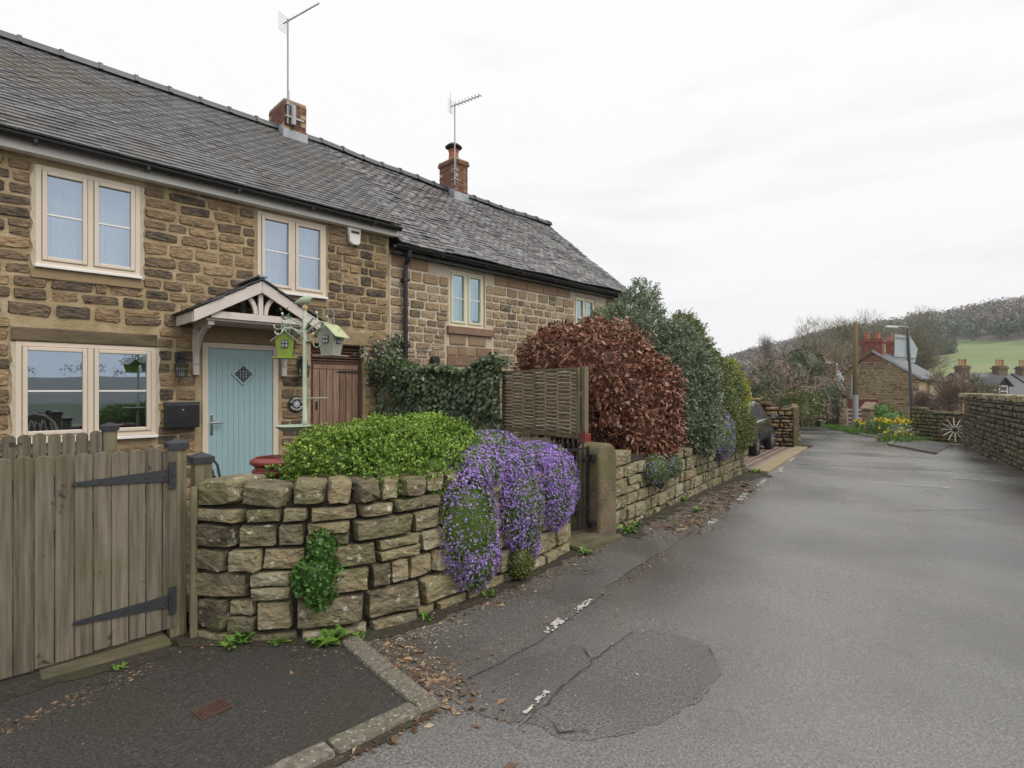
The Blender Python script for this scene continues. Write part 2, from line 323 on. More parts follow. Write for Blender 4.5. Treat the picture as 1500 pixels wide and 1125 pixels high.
def put_stones(parent, pool, rects, path, depth, proud, limit=300, name='stone', seed=1, tilt=.025, dj=.25):
    """rects (s, z, w, h) centred on a wall that path(s) -> (x, y, angle) lays out; the largest in view are parts, the rest one mesh"""
    r = random.Random(seed); meshes, mats = pool
    items = []
    for (s, z, w, h) in rects:
        x, y, a = path(s)
        d = (Vector((x, y, z)) - EYE).length
        items.append((w*h/d/d, s, z, w, h, x, y, a))
    items.sort(key=lambda t: -t[0])
    V, F3, F4, rn3 = [], [], [], []
    for i, (_, s, z, w, h, x, y, a) in enumerate(items):
        me, v, f = meshes[r.randrange(len(meshes))]
        dp = depth*(1 + r.uniform(-dj, dj)); pr = proud*(1 + r.uniform(-.35, .35))
        MM = Matrix.Translation((x, y, z)) @ Matrix.Rotation(a, 4, 'Z') @ Matrix.Translation((0, dp/2 - pr, 0)) @ Matrix.Rotation(r.uniform(-tilt, tilt), 4, 'Y') @ Matrix.Diagonal((w, dp, h, 1))
        if i < limit:
            o = bpy.data.objects.new(name, me); C.objects.link(o); o.parent = parent; o.matrix_basis = MM
        else:
            n0 = len(V); V += [tuple(MM @ Vector(p)) for p in v]; u = r.random()
            for q in f:
                F3.append((q[0]+n0, q[1]+n0, q[2]+n0)); rn3.append(u)
                if len(q) == 4: F3.append((q[0]+n0, q[2]+n0, q[3]+n0)); rn3.append(u)
    if V:
        o = np_mesh(name + '_masonry', V, F3, mats[1], parent, rnd=rn3, smooth=True); o['kind'] = 'stuff'
        bm = bmesh.new(); bm.from_mesh(o.data); bmesh.ops.recalc_face_normals(bm, faces=bm.faces); bm.to_mesh(o.data); bm.free(); o.data.set_sharp_from_angle(angle=R(28))

def courses(s0, s1, z0, z1, hr, wr, gap, holes=(), seed=1, wob=.12, split=.08):
    r = random.Random(seed); out = []; z = z0
    while z < z1 - hr[0]*.5:
        h = min(r.uniform(*hr), z1 - z)
        if z1 - z - h < hr[0]*.6: h = z1 - z
        iv = [(s0, s1)]
        for (a, b, c, d) in holes:
            if c < z + h*.75 and d > z + h*.25:
                iv = [q for (p, e) in iv for q in ((p, min(e, a)), (max(p, b), e)) if q[1] - q[0] > .04]
        for (a, b) in iv:
            ws = []; t = 0
            while t < b - a:
                w = r.uniform(*wr)
                if r.random() < .2: w *= .6
                ws.append(w); t += w
            if len(ws) > 1 and t - (b - a) > ws[-1]*.5: ws.pop()
            k = (b - a)/sum(ws); s = a
            for w in ws:
                w *= k; hh = h*(1 - r.random()*wob)
                if r.random() < split and h > hr[0]*1.25:
                    out.append((s + w/2, z + h*.25, w - gap, h/2 - gap*.8)); out.append((s + w/2, z + h*.75, w - gap, h/2 - gap*.8))
                else:
                    out.append((s + w/2, z + h/2 + r.uniform(-.1, .1)*gap, max(.03, w - gap*r.uniform(.8, 1.3)), max(.03, hh - gap)))
                s += w
        z += h
    return out

def polypath(pts):
    P = [Vector(p) for p in pts]; L = [0]
    for a, b in zip(P, P[1:]): L.append(L[-1] + (b - a).length)
    def f(s):
        s = max(0, min(L[-1] - 1e-4, s))
        i = max(k for k in range(len(L)-1) if L[k] <= s)
        t = (s - L[i])/(L[i+1] - L[i]); p = P[i].lerp(P[i+1], t)
        d = P[i+1] - P[i]
        return p.x, p.y, math.atan2(d.y, d.x)
    return f, L[-1]

def core_wall(parent, pts, zb, zt, thick, mat, name='wall_core', inset=.03):
    """solid band behind the stones; zt may be a function of distance along the path"""
    f, L = polypath(pts); n = max(2, int(L/.15)); mb = MB(); vs = []
    for i in range(n+1):
        s = L*i/n; x, y, a = f(s); ox, oy = -math.sin(a), math.cos(a)
        t = zt(s) if callable(zt) else zt
        vs += [(x+ox*inset, y+oy*inset, zb), (x+ox*inset, y+oy*inset, t), (x+ox*thick, y+oy*thick, t), (x+ox*thick, y+oy*thick, zb)]
    fs = [(4*i+k, 4*i+(k+1) % 4, 4*i+4+(k+1) % 4, 4*i+4+k) for i in range(n) for k in range(4)] + [(0, 1, 2, 3), (4*n+3, 4*n+2, 4*n+1, 4*n)]
    return mb.add(vs, fs).build(name, mat, parent)

POOL_H = stone_pool('stone', (M['house_stone_obj'], M['house_stone_attr']), 22, jag=.06, sq=.27, front=.9, flat=1)
POOL_N = stone_pool('stone', (M['next_stone_obj'], M['next_stone_attr']), 20, jag=.055, sq=.26, front=.9, flat=1)
POOL_G = stone_pool('stone', (M['garden_stone_obj'], M['garden_stone_attr']), 18, front=.94, jag=.045, sq=.13, flat=1)
POOL_C = stone_pool('coping_stone', (M['garden_stone_obj'], M['garden_stone_attr']), 12, front=.8, jag=.09, sq=.34, flat=1)
POOL_R = stone_pool('stone', (M['lane_stone_obj'], M['lane_stone_attr']), 10, front=.8, jag=.08, sq=.24, flat=1)

# ------------------------------------------------------------------ foliage
def wavy(D, seed, f=3.0, k=6):
    r = np.random.default_rng(seed); o = np.zeros(len(D))
    for i in range(k):
        w = r.normal(size=3)*f*(1 + i*.5); o += np.sin(D @ w + r.uniform(0, 6.28))/(1 + i*.4)
    return o/2.5

def blob_points(ells, n, seed, amp=.08, f=3.0, shell=(.86, 1.03), sq=1.0, zmin=-9, keep=None):
    r = np.random.default_rng(seed)
    E = np.array([e[:6] for e in ells], dtype=float); A = (E[:, 3]*E[:, 4] + E[:, 4]*E[:, 5] + E[:, 3]*E[:, 5]); A /= A.sum()
    P, N = [], []; got = 0
    while got < n:
        m = n*2; i = r.choice(len(E), m, p=A); d = r.normal(size=(m, 3)); d /= np.linalg.norm(d, axis=1)[:, None]
        ds = np.sign(d)*np.abs(d)**sq
        rad = E[i, 3:6]; p = E[i, :3] + ds*rad*(1 + amp*wavy(d*1.0 + i[:, None]*1.7, seed, f))[:, None]*(r.uniform(*shell, m) + np.where(r.random(m) < .05, r.uniform(0, .13, m), 0))[:, None]
        nn = d/rad; nn /= np.linalg.norm(nn, axis=1)[:, None]
        ok = p[:, 2] > zmin
        for k in range(len(E)):
            q = np.abs((p - E[k, :3])/E[k, 3:6])**(1/sq)
            ok &= (i == k) | ((q**2).sum(1) > .7)
        if keep is not None: ok &= keep(p)
        P.append(p[ok]); N.append(nn[ok]); got += ok.sum()
    return np.concatenate(P)[:n], np.concatenate(N)[:n]

def unit(a): return a/np.maximum(1e-6, np.linalg.norm(a, axis=1))[:, None]

def leaves(P, N, ln, wd, seed, out=.6, jit=.8, up=.0, face=False, fold=.25, lvar=.35):
    """one folded four-cornered leaf per point. face: lie flat on the surface instead of sticking out"""
    r = np.random.default_rng(seed); n = len(P)
    ax = unit(N*out + r.normal(size=(n, 3))*jit + np.array([0, 0, up]))
    if face: ax = unit(ax - N*(ax*N).sum(1)[:, None]*.75)
    sd = unit(np.cross(ax, N + r.normal(size=(n, 3))*(.35 if face else .7)))
    nm = np.cross(sd, ax)
    L = (ln*(1 + r.uniform(-lvar, lvar, n)))[:, None]; Wd = (wd*(1 + r.uniform(-lvar, lvar, n)))[:, None]
    a = P; b = P + ax*L*.45 + sd*Wd*.5 + nm*Wd*fold; c = P + ax*L; d = P + ax*L*.45 - sd*Wd*.5 + nm*Wd*fold
    V = np.stack([a, b, c, d], 1).reshape(-1, 3); F = np.arange(4*n).reshape(-1, 4)
    return V, F, r.random(n)

def sprigs(P, N, k, sl, ln, wd, seed, up=.3, jit=.5, spread=.8):
    """k leaves round each short shoot; tint runs from shoot to shoot with a little spread in it"""
    r = np.random.default_rng(seed); n = len(P)
    ax = unit(N + r.normal(size=(n, 3))*jit + np.array([0, 0, up])); base = r.random(n)
    t = r.uniform(0, 1, (n, k)); L = sl*(1 + r.uniform(-.3, .3, n))
    p = (P[:, None, :] + ax[:, None, :]*(t*L[:, None])[..., None]).reshape(-1, 3)
    A = np.repeat(ax, k, 0); u = np.clip(.55*np.repeat(base, k) + .45*t.ravel() + r.normal(size=n*k)*.08, 0, 1)
    V, F, _ = leaves(p, A, ln, wd, seed+1, out=.8, jit=spread)
    return V, F, u

def merge(parts):
    V, F, Rn, o = [], [], [], 0
    for v, f, u in parts: V.append(v); F.append(f + o); Rn.append(u); o += len(v)
    return np.concatenate(V), np.concatenate(F), np.concatenate(Rn)

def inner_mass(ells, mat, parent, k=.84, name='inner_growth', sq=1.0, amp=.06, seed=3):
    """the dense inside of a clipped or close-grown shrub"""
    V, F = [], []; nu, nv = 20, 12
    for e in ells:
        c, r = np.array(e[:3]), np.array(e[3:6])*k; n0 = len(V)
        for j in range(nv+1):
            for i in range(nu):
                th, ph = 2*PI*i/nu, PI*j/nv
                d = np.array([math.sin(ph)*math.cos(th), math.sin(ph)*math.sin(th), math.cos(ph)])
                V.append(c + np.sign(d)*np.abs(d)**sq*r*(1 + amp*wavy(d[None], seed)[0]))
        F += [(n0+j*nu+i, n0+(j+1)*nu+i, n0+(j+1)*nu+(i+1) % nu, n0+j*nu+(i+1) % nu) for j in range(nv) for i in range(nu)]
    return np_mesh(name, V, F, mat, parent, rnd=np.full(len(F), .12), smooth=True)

def base_of(ells):
    return (sum(e[0] for e in ells)/len(ells), sum(e[1] for e in ells)/len(ells), 0)

def plant(name, label, cat, ells, mat, n, kind, group=None, seed=1, sq=1.0, amp=.08, f=3.0, core=.84, zmin=-9, stems=None, **kw):
    t = thing(name, label, cat, (0, 0, 0), 0, group)
    P, N = blob_points(ells, n, seed, amp=amp, f=f, sq=sq, zmin=zmin)
    V, F, u = sprigs(P, N, seed=seed+5, **kw) if kind == 'sprig' else leaves(P, N, seed=seed+5, **kw)
    np_mesh('foliage', V, F, mat, t, rnd=u)
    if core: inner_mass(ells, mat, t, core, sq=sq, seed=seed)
    if stems:
        mb = MB()
        for a, b, r0 in stems: mb.tube([a, [(a[i]*.5 + b[i]*.5) + (.03 if i < 2 else 0) for i in range(3)], b], [r0, r0*.8, r0*.5], 6)
        mb.build('stem', M['bark'], t)
    return t

def grow(rng, p, d, L, r, depth, out, spread=.6, up=.15, kids=(2, 4), twigs=None, shrink=.72):
    """branching skeleton: list of (points, radii)"""
    pts, rs = [p.copy()], [r]; m = 3
    for i in range(m):
        d = (d + Vector((rng.gauss(0, .16), rng.gauss(0, .16), rng.gauss(0, .12) + up*.4))).normalized()
        p = p + d*L/m; pts.append(p.copy()); rs.append(r*(1 - .45*(i+1)/m))
    out.append((pts, rs, depth))
    if depth == 0:
        if twigs is not None: twigs.append((p.copy(), d.copy()))
        return
    for k in range(rng.randint(*kids)):
        q = pts[rng.randint(1, m)]
        e = (d + Vector((rng.gauss(0, spread), rng.gauss(0, spread), rng.gauss(0, spread*.6) + up))).normalized()
        grow(rng, q.copy(), e, L*shrink*rng.uniform(.8, 1.15), r*.55, depth-1, out, spread, up, kids, twigs, shrink)

def bare_tree(name, label, loc, h, seed, twigmat, depth=5, spread=.55, up=.12, kids=(2, 4), r0=.16, group=None, twn=6, twl=.5, lean=(0, 0), trunk=.3, shrink=.72, tww=.016, cat='tree'):
    rng = random.Random(seed); t = thing(name, label, cat, (0, 0, 0), 0, group)
    out, tw = [], []
    grow(rng, Vector(loc), Vector((lean[0], lean[1], 1)).normalized(), h*trunk, r0, depth, out, spread, up, kids, tw, shrink)
    a, b = MB(), MB()
    for pts, rs, dpt in out: (a if dpt >= depth-1 else b).tube(pts, [max(.006, q) for q in rs], 6 if dpt >= depth-1 else 3, cap=False)
    a.build('trunk', M['bark'], t, smooth=True)
    b.build('branches', twigmat, t)
    P = np.array([np.array(p) for p, d in tw]); D = np.array([np.array(d) for p, d in tw])
    P = np.repeat(P, twn, 0); D = np.repeat(D, twn, 0)
    V, F, u = leaves(P + np.random.default_rng(seed).normal(size=P.shape)*twl*.25, D, twl, tww, seed, out=.8, jit=.5, up=.2)
    np_mesh('twigs', V, F, twigmat, t, rnd=u)
    return t

# ------------------------------------------------------------------ ground, road, pavements
def hill_h(az_px, t):
    """ground height on the valley side: az_px is the bearing in picture columns, t 0 foot .. 1 crest"""
    return -4 + t*(HILL_TOP(az_px) + 4)
def HILL_TOP(u):
    # crest height over bearing (degrees right of the lane axis)
    xs = [-180, -90, -30, 15, 20, 25, 30, 35, 40, 45, 60, 72, 90, 180]
    ys = [7, 6, 5, 7, 13, 22, 30, 35, 39, 44, 42, 18, 8, 7]
    for i in range(len(xs)-1):
        if xs[i] <= u <= xs[i+1]:
            return ys[i] + (ys[i+1]-ys[i])*(u-xs[i])/(xs[i+1]-xs[i])
    return 20
R_FOOT, R_TOP = 125, 390
def ground_z(x, y):
    dx, dy = x, y + 7.8; r = math.hypot(dx, dy); b = math.degrees(math.atan2(dx, dy)) - 45
    b = (b + 180) % 360 - 180
    g = gz(x)
    if r <= 60: return g
    if r <= R_FOOT: return g + (-4 - g)*(r-60)/(R_FOOT-60)
    t = min(1, (r-R_FOOT)/(R_TOP-R_FOOT)); top = HILL_TOP(b)
    z = -4 + (top+4)*(t**1.0)
    if r > R_TOP: z = top*max(.3, 1-(r-R_TOP)/400)
    return z
def is_field(b, r):
    x, y = r*math.sin(R(b+45)), r*math.cos(R(b+45)) - 7.8
    e = (ground_z(x, y) - 1.6)/r/math.cos(R(min(b, 80)))
    return 31 < b < 75 and r > 95 and e < min(.088, .02 + (b-31)*.03)
def polar_ground():
    rs = [.01, 4, 8, 14, 22, 32, 45, 60, 80, 100, 112, 125, *range(137, 390, 9), 390, 440, 500, 560]
    na = 360; V, F, mi = [], [], []
    for r in rs:
        for k in range(na):
            b = 2*PI*k/na; x, y = r*math.sin(b), r*math.cos(b) - 7.8
            V.append((x, y, ground_z(x, y) - .03))
    for i in range(len(rs)-1):
        for k in range(na):
            F.append((i*na+k, i*na+(k+1) % na, (i+1)*na+(k+1) % na, (i+1)*na+k))
            b = (360*(k+.5)/na - 45 + 180) % 360 - 180
            r = rs[i]
            field = is_field(b, r)
            mi.append(1 if field else (2 if r >= 150 else 0))
    o = np_mesh('ground', V, F, [M['ground'], M['field'], M['wood_floor']], rnd=None, smooth=True, mi=mi)
    return tag(o, kind='structure')
polar_ground()
def rough(pts, amp, step=.12, seed=1):
    r = random.Random(seed); f, L = polypath(pts); n = int(L/step); q = 0; out = []
    for i in range(n+1):
        x, y, a = f(L*i/n); q = .7*q + r.gauss(0, amp); out.append((x - math.sin(a)*q, y + math.cos(a)*q))
    return out
def even(pts, n):
    f, L = polypath(pts); return [f(L*i/(n-1))[:2] for i in range(n)]

def sheet(name, left, right, dz, mat, n=6, kind='structure', zf=None):
    """strip between two polylines with the same number of points"""
    V, F = [], []
    for (a, b) in zip(left, right):
        for k in range(n+1):
            x, y = a[0] + (b[0]-a[0])*k/n, a[1] + (b[1]-a[1])*k/n
            V.append((x, y, (zf(x, y) if zf else gz(x)) + dz))
    for i in range(len(left)-1):
        for k in range(n): F.append((i*(n+1)+k, (i+1)*(n+1)+k, (i+1)*(n+1)+k+1, i*(n+1)+k+1))
    o = np_mesh(name, V, F, mat); o['kind'] = kind
    return o
sheet('road', [(-12, -3.2), (0, -3.2), (12, -2.9), (19.6, -1.4), (25, .3), (33.8, 3.2), (42, 8), (52, 18)],
      [(-12, -14), (0, -11.6), (12, -8.9), (21.5, -6.45), (25.4, -5.5), (31.7, -.1), (38.5, 3.4), (50, 12)], 0, M['asphalt'])
# strip of old tarmac along the garden walls, worn and dirty
pe = rough([(1.78, -5.5), (2.8, -5.36), (4.4, -5.02), (5.4, -4.86), (8.2, -4.28), (11.9, -3.55)], .014)
sheet('pavement', even([(1.72, -4.3), (2.6, -4.3), (4.4, -4.1), (5.4, -3.95), (8.1, -3.5), (11.9, -3.0)], len(pe)),
      pe, .005, M['asphalt_mid'], n=3)
sheet('driveway', [(-3, -3.2), (.3, -3.2), (1.1, -3.6), (1.74, -4.3)], [(-3, -5.44), (.3, -5.44), (1.1, -5.44), (1.64, -5.44)], .006, M['asphalt_dark'], n=3)
# square tarmac repair and its open joints
def flat_poly(name, pts, dz, mat, kind='structure'):
    pts = rough(pts + pts[:1], .007, .03, 5)[:-2]
    o = np_mesh(name, [(x, y, gz(x) + dz) for x, y in pts], [list(range(len(pts)))], mat); o['kind'] = kind; return o
flat_poly('road_repair', [(1.93, -5.95), (2.69, -5.81), (3.2, -5.75), (3.33, -5.84), (3.4, -6.0), (3.37, -6.18), (3.25, -6.32), (3.05, -6.41), (2.8, -6.45), (2.55, -6.44), (2.3, -6.39), (2.08, -6.29), (1.97, -6.15)], .002, M['asphalt_patch'])
flat_poly('road_repair', [(1.8, -5.62), (2.4, -5.5), (2.78, -5.61), (2.69, -5.8), (1.91, -5.93)], .0025, M['asphalt_patch'])
def crack(pts, w, dz=.009, seed=1):
    r = random.Random(seed); V, F = [], []; L, Q = [], []
    for (a, b) in zip(pts, pts[1:]):
        n = max(2, int(math.dist(a, b)/.04))
        for k in range(n): Q.append((a[0]+(b[0]-a[0])*k/n + r.gauss(0, .006), a[1]+(b[1]-a[1])*k/n + r.gauss(0, .006)))
    for i, (x, y) in enumerate(Q):
        x2, y2 = Q[min(i+1, len(Q)-1)]; x1, y1 = Q[max(0, i-1)]; d = math.hypot(x2-x1, y2-y1) or 1
        nx, ny = -(y2-y1)/d, (x2-x1)/d; ww = w*r.uniform(.25, 1)*min(1, (i+1)/4, (len(Q)-i)/4)
        V += [(x+nx*ww/2, y+ny*ww/2, gz(x)+dz), (x-nx*ww/2, y-ny*ww/2, gz(x)+dz)]
    F = [(2*i, 2*i+1, 2*i+3, 2*i+2) for i in range(len(Q)-1)]
    o = np_mesh('road_crack', V, F, M['crack']); o['kind'] = 'structure'
crack([(1.85, -5.97), (2.69, -5.81), (3.3, -5.74)], .009, seed=2)
crack([(2.69, -5.81), (2.79, -5.6)], .016, seed=3)
crack([(3.4, -6.1), (3.36, -6.2), (3.24, -6.33)], .012, seed=4)
crack([(2.05, -6.0), (1.98, -6.13), (2.1, -6.2), (2.06, -6.3)], .014, seed=5)
crack([(9.5, -6.1), (10.8, -7.2)], .02, seed=8)
crack([(16, -6.2), (14.4, -3.1)], .05, seed=9)
crack([(19, -5.4), (18.2, -2.1)], .05, seed=10)
# damp dirt gathered along the foot of the walls
def dirt(pts, w, seed):
    L = polypath(pts)[1]; n = max(8, int(L/.06)); q = even(pts, n); f = polypath(pts)[0]; r = random.Random(seed); out = []; d = w
    for i in range(n):
        x, y, a = f(L*i/(n-1)); d = max(.03, d*.8 + .2*w + r.gauss(0, w*.16)); out.append((x + math.sin(a)*d, y - math.cos(a)*d))
    sheet('verge_dirt', [(x, y + .05) for x, y in q], out, .009, M['verge_dirt'], n=2)
dirt([(1.06, -3.72), (1.16, -3.92), (1.32, -4.11), (1.54, -4.28), (1.72, -4.40), (1.9, -4.48), (2.2, -4.52), (2.65, -4.50), (3.35, -4.41), (3.9, -4.31), (4.42, -4.19)], .15, 1)
dirt([(5.3, -4.05), (6.4, -3.88), (8.08, -3.57), (10.1, -3.25), (12.0, -2.98)], .34, 2)
dirt([(1.80, -4.55), (1.76, -5.08), (1.73, -5.56)][::-1], -.0 + .12, 3) if False else None
dirt([(.0, -5.555), (.8, -5.555), (1.66, -5.565)], .05, 4)
dirt([(-.6, -3.84), (.3, -3.84), (.95, -3.84)], .16, 5)
# worn white edge marks
def dash(a, b, w, seed):
    r = random.Random(seed); n = max(4, int(math.dist(a, b)/.022)); V, F = [], []
    dx, dy = (b[0]-a[0])/n, (b[1]-a[1])/n; L = math.hypot(dx, dy); nx, ny = -dy/L, dx/L
    for i in range(n):
        for j in range(4):
            if r.random() < (.62 if j in (0, 3) else .4) + .3*math.sin(i*.5+seed): continue
            x, y = a[0]+dx*i + nx*w*(j-2)*.28, a[1]+dy*i + ny*w*(j-2)*.28; k = len(V)
            for (u, v) in ((0, 0), (1, 0), (1, 1), (0, 1)):
                V.append((x+dx*(u+r.uniform(-.15, .25)) + nx*w*.28*(v+r.uniform(-.25, .25)), y+dy*(u+r.uniform(-.2, .3)) + ny*w*.28*(v+r.uniform(-.15, .15)), gz(x)+.010))
            F.append((k, k+1, k+2, k+3))
    o = np_mesh('road_marking', V, F, M['white_paint']); o['kind'] = 'structure'
dash((2.76, -5.36), (3.06, -5.28), .06, 1); dash((3.18, -5.27), (3.5, -5.2), .05, 2); dash((1.98, -5.9), (2.22, -5.85), .03, 12)
for i, (a, b) in enumerate([((6.6, -4.7), (7.0, -4.6)), ((8.55, -4.27), (9.3, -4.08)), ((10.3, -3.9), (11.2, -3.7)), ((12.6, -3.5), (13.4, -3.25)), ((15, -2.9), (16, -2.7)), ((17.5, -2.2), (18.4, -2.0)), ((12.5, -5.3), (12.8, -6.4)), ((14.5, -6.2), (14.7, -7)), ((13.5, -7.8), (13.4, -8.2))]): dash(a, b, .08, 20+i)

def garden_z(x): return .1 if x < 3 else (.1 + .5*min(1, (x-3)/2.2) if x < 7 else .6 - (x-7)*.055)
g = sheet('garden_terrace', [(-4, .2), (1.0, .2), (1.6, .2), (2.6, .2), (4.4, .2)], [(-4, -3.6), (1.0, -3.6), (1.6, -4.1), (2.6, -4.3), (4.4, -4.0)], 0, M['soil'], zf=lambda x, y: .1)
g = sheet('garden_bank', [(5.45, .2), (7, .2), (9, .2), (12, .2)], [(5.45, -3.9), (7, -3.6), (9, -3.25), (12, -2.85)], 0, M['soil'], zf=lambda x, y: .62 - (x-5.4)*.05)

# ------------------------------------------------------------------ cottage with the blue door
def wall_panel(name, parent, x0, x1, z0, z1, holes, mat, depth=.28, back=4.9):
    xs = sorted({x0, x1, *[h[0] for h in holes], *[h[1] for h in holes]}); zs = sorted({z0, z1, *[h[2] for h in holes], *[h[3] for h in holes]})
    mb = MB()
    for a, b in zip(xs, xs[1:]):
        for c, d in zip(zs, zs[1:]):
            mx_, mz = (a+b)/2, (c+d)/2
            if any(h[0] < mx_ < h[1] and h[2] < mz < h[3] for h in holes): continue
            mb.add([(a, 0, c), (b, 0, c), (b, 0, d), (a, 0, d)], [(0, 1, 2, 3)])
    for a, b, c, d in holes:
        mb.add([(a, 0, c), (b, 0, c), (b, 0, d), (a, 0, d), (a, depth, c), (b, depth, c), (b, depth, d), (a, depth, d)], [(0, 4, 5, 1), (1, 5, 6, 2), (2, 6, 7, 3), (3, 7, 4, 0)])
    for x in (x0, x1): mb.add([(x, 0, z0), (x, back, z0), (x, back, z1), (x, 0, z1)], [(0, 1, 2, 3)])
    mb.add([(x0, back, z0), (x1, back, z0), (x1, back, z1), (x0, back, z1)], [(0, 1, 2, 3)])
    return mb.build(name, mat, parent)

def window(parent, x0, x1, z0, z1, gl, frame=M['cream'], bar=.55, y=-.012, ft=.05, st=.042, sill=True, curtain=None, bars=True, label=None):
    mb = MB(); Y0, Y1 = y, y+.07
    xm = (x0+x1)/2
    mb.box((x0, Y0, z0), (x0+ft, Y1, z1)); mb.box((x1-ft, Y0, z0), (x1, Y1, z1))
    mb.box((x0+ft, Y0, z1-ft), (x1-ft, Y1, z1)); mb.box((x0+ft, Y0, z0), (x1-ft, Y1, z0+ft)); mb.box((xm-ft*.55, Y0, z0+ft), (xm+ft*.55, Y1, z1-ft))
    w = mb.build('window', frame, parent, bevel=.004, seg=1)
    if label: w['label'] = label
    for a, b in ((x0+ft+.004, xm-ft*.55-.004), (xm+ft*.55+.004, x1-ft-.004)):
        c, d = z0+ft+.004, z1-ft-.004; s = MB(); ya, yb = y-.018, y+.04
        for lo, hi in (((a, c), (a+st, d)), ((b-st, c), (b, d)), ((a+st, d-st), (b-st, d)), ((a+st, c), (b-st, c+st))): s.box((lo[0], ya, lo[1]), (hi[0], yb, hi[1]))
        s.build('sash', frame, w, bevel=.008, seg=2)
        p = MB().add([(a+st, y+.02, c+st), (b-st, y+.02, c+st), (b-st, y+.02, d-st), (a+st, y+.02, d-st)], [(0, 1, 2, 3)]).build('pane', gl, w)
        zb = c + st + (d-c-2*st)*bar
        MB().box((a+st, y+.004, zb-.009), (b-st, y+.032, zb+.009)).build('glazing_bar', M['white_pvc'], w)
        if curtain:
            n = 24; vs = [(a + (b-a)*k/n, y+.19+.018*math.sin(k*1.9), q) for k in range(n+1) for q in (c, d)]
            MB().add(vs, [(2*k, 2*k+2, 2*k+3, 2*k+1) for k in range(n)]).build('curtain', curtain, w, smooth=True)
    if sill: MB().box((x0-.012, y-.055, z0-.035), (x1+.012, y+.06, z0-.002)).build('sill', M['white_pvc'] if frame is M['cream'] else frame, w, bevel=.006)
    return w

def tiled_roof(parent, x0, x1, eave, ridge, gauge, tw, th, pool, mats, limit, jit, seed, sag=None, deck=True):
    r = random.Random(seed); ey, ez = eave; ry, rz = ridge; L = math.hypot(ry-ey, rz-ez); cy, cz = (ry-ey)/L, (rz-ez)/L
    items = []; rows = int(L/gauge); gauge = L/rows
    for i in range(rows):
        s = i*gauge; x = x0 + (tw/2 if i % 2 else 0) - tw
        while x < x1:
            a, b = max(x, x0), min(x + tw, x1); x += tw
            if b - a < .05: continue
            dz = sag(a, i) if sag else 0
            y, z = ey + cy*s, ez + cz*s + dz
            items.append(((Vector(((a+b)/2, y, z)) - EYE).length, a, b, y, z))
    items.sort(); V, F, rn = [], [], []
    box = [(-.5, 0, 0), (.5, 0, 0), (.5, 1, 0), (-.5, 1, 0), (-.5, 0, 1), (.5, 0, 1), (.5, 1, 1), (-.5, 1, 1)]
    bf = [(3, 2, 1, 0), (4, 5, 6, 7), (0, 1, 5, 4), (1, 2, 6, 5), (2, 3, 7, 6), (3, 0, 4, 7)]
    me = bpy.data.meshes.new('roof_tile'); me.from_pydata(box, [], bf); me.materials.append(mats[0]); me.update()
    for i, (d, a, b, y, z) in enumerate(items):
        ang = math.atan2(cz, cy) - .115 + r.gauss(0, jit)
        MM = Matrix.Translation(((a+b)/2, y + r.gauss(0, jit*.12), z + .02 + r.gauss(0, jit*.06))) @ Matrix.Rotation(ang, 4, 'X') @ Matrix.Rotation(r.gauss(0, jit*.6), 4, 'Y') @ Matrix.Rotation(r.gauss(0, jit*.5), 4, 'Z') @ Matrix.Diagonal((b-a-.002, gauge*1.55, th*r.uniform(.85, 1.15), 1))
        if i < limit:
            o = bpy.data.objects.new('roof_tile', me); C.objects.link(o); o.parent = parent; o.matrix_basis = MM
        else:
            n0 = len(V); V += [tuple(MM @ Vector(p)) for p in box]; F += [tuple(q + n0 for q in f) for f in bf]; rn += [r.random()]*6
    if V: np_mesh('tile_courses', V, F, mats[1], parent, rnd=rn)['kind'] = 'stuff'
    z2 = lambda x: (sag(x, rows) if sag else 0)
    dk = MB(); n = 16
    vs = [(x0 + (x1-x0)*k/n, *q) for k in range(n+1) for q in ((ey+.03, ez-.03+(sag(x0+(x1-x0)*k/n, 0) if sag else 0)), (ry, rz-.03+z2(x0+(x1-x0)*k/n)), (2*ry-ey, ez-.03))]
    dk.add(vs, [(3*k+j, 3*k+j+1, 3*k+4+j, 3*k+3+j) for k in range(n) for j in (0, 1)])
    dk.add([(x0+.05, ey+.2, ez-.05), (x0+.05, ry, rz-.05), (x0+.05, 2*ry-ey, ez-.05), (x1-.05, ey+.2, ez-.05), (x1-.05, ry, rz-.1), (x1-.05, 2*ry-ey, ez-.05)], [(0, 1, 2), (3, 4, 5)])
    dk.build('roof', M['dark_grey'], parent)

def ridge_tiles(parent, x0, x1, y, z, mats, sag=None, ln=.46):
    x = x0; k = 0
    while x < x1:
        b = min(x+ln, x1); q = (sag(x) if sag else 0); q2 = (sag(b) if sag else 0); mb = MB(); n = 7; vs = []
        for (xx, zz, rr) in ((x, z+q, .125), (b-.05, z+q2, .125), (b-.05, z+q2, .145), (b, z+q2, .145)):
            vs += [(xx, y + rr*math.cos(PI*j/(n-1)), zz - .04 + rr*1.0*math.sin(PI*j/(n-1))) for j in range(n)]
        fs = [(i*n+j, i*n+j+1, (i+1)*n+j+1, (i+1)*n+j) for i in range(3) for j in range(n-1)] + [tuple(range(n)), tuple(range(3*n, 4*n))]
        mb.add(vs, fs).build('ridge_tile', mats[0], parent, smooth=False); x = b; k += 1

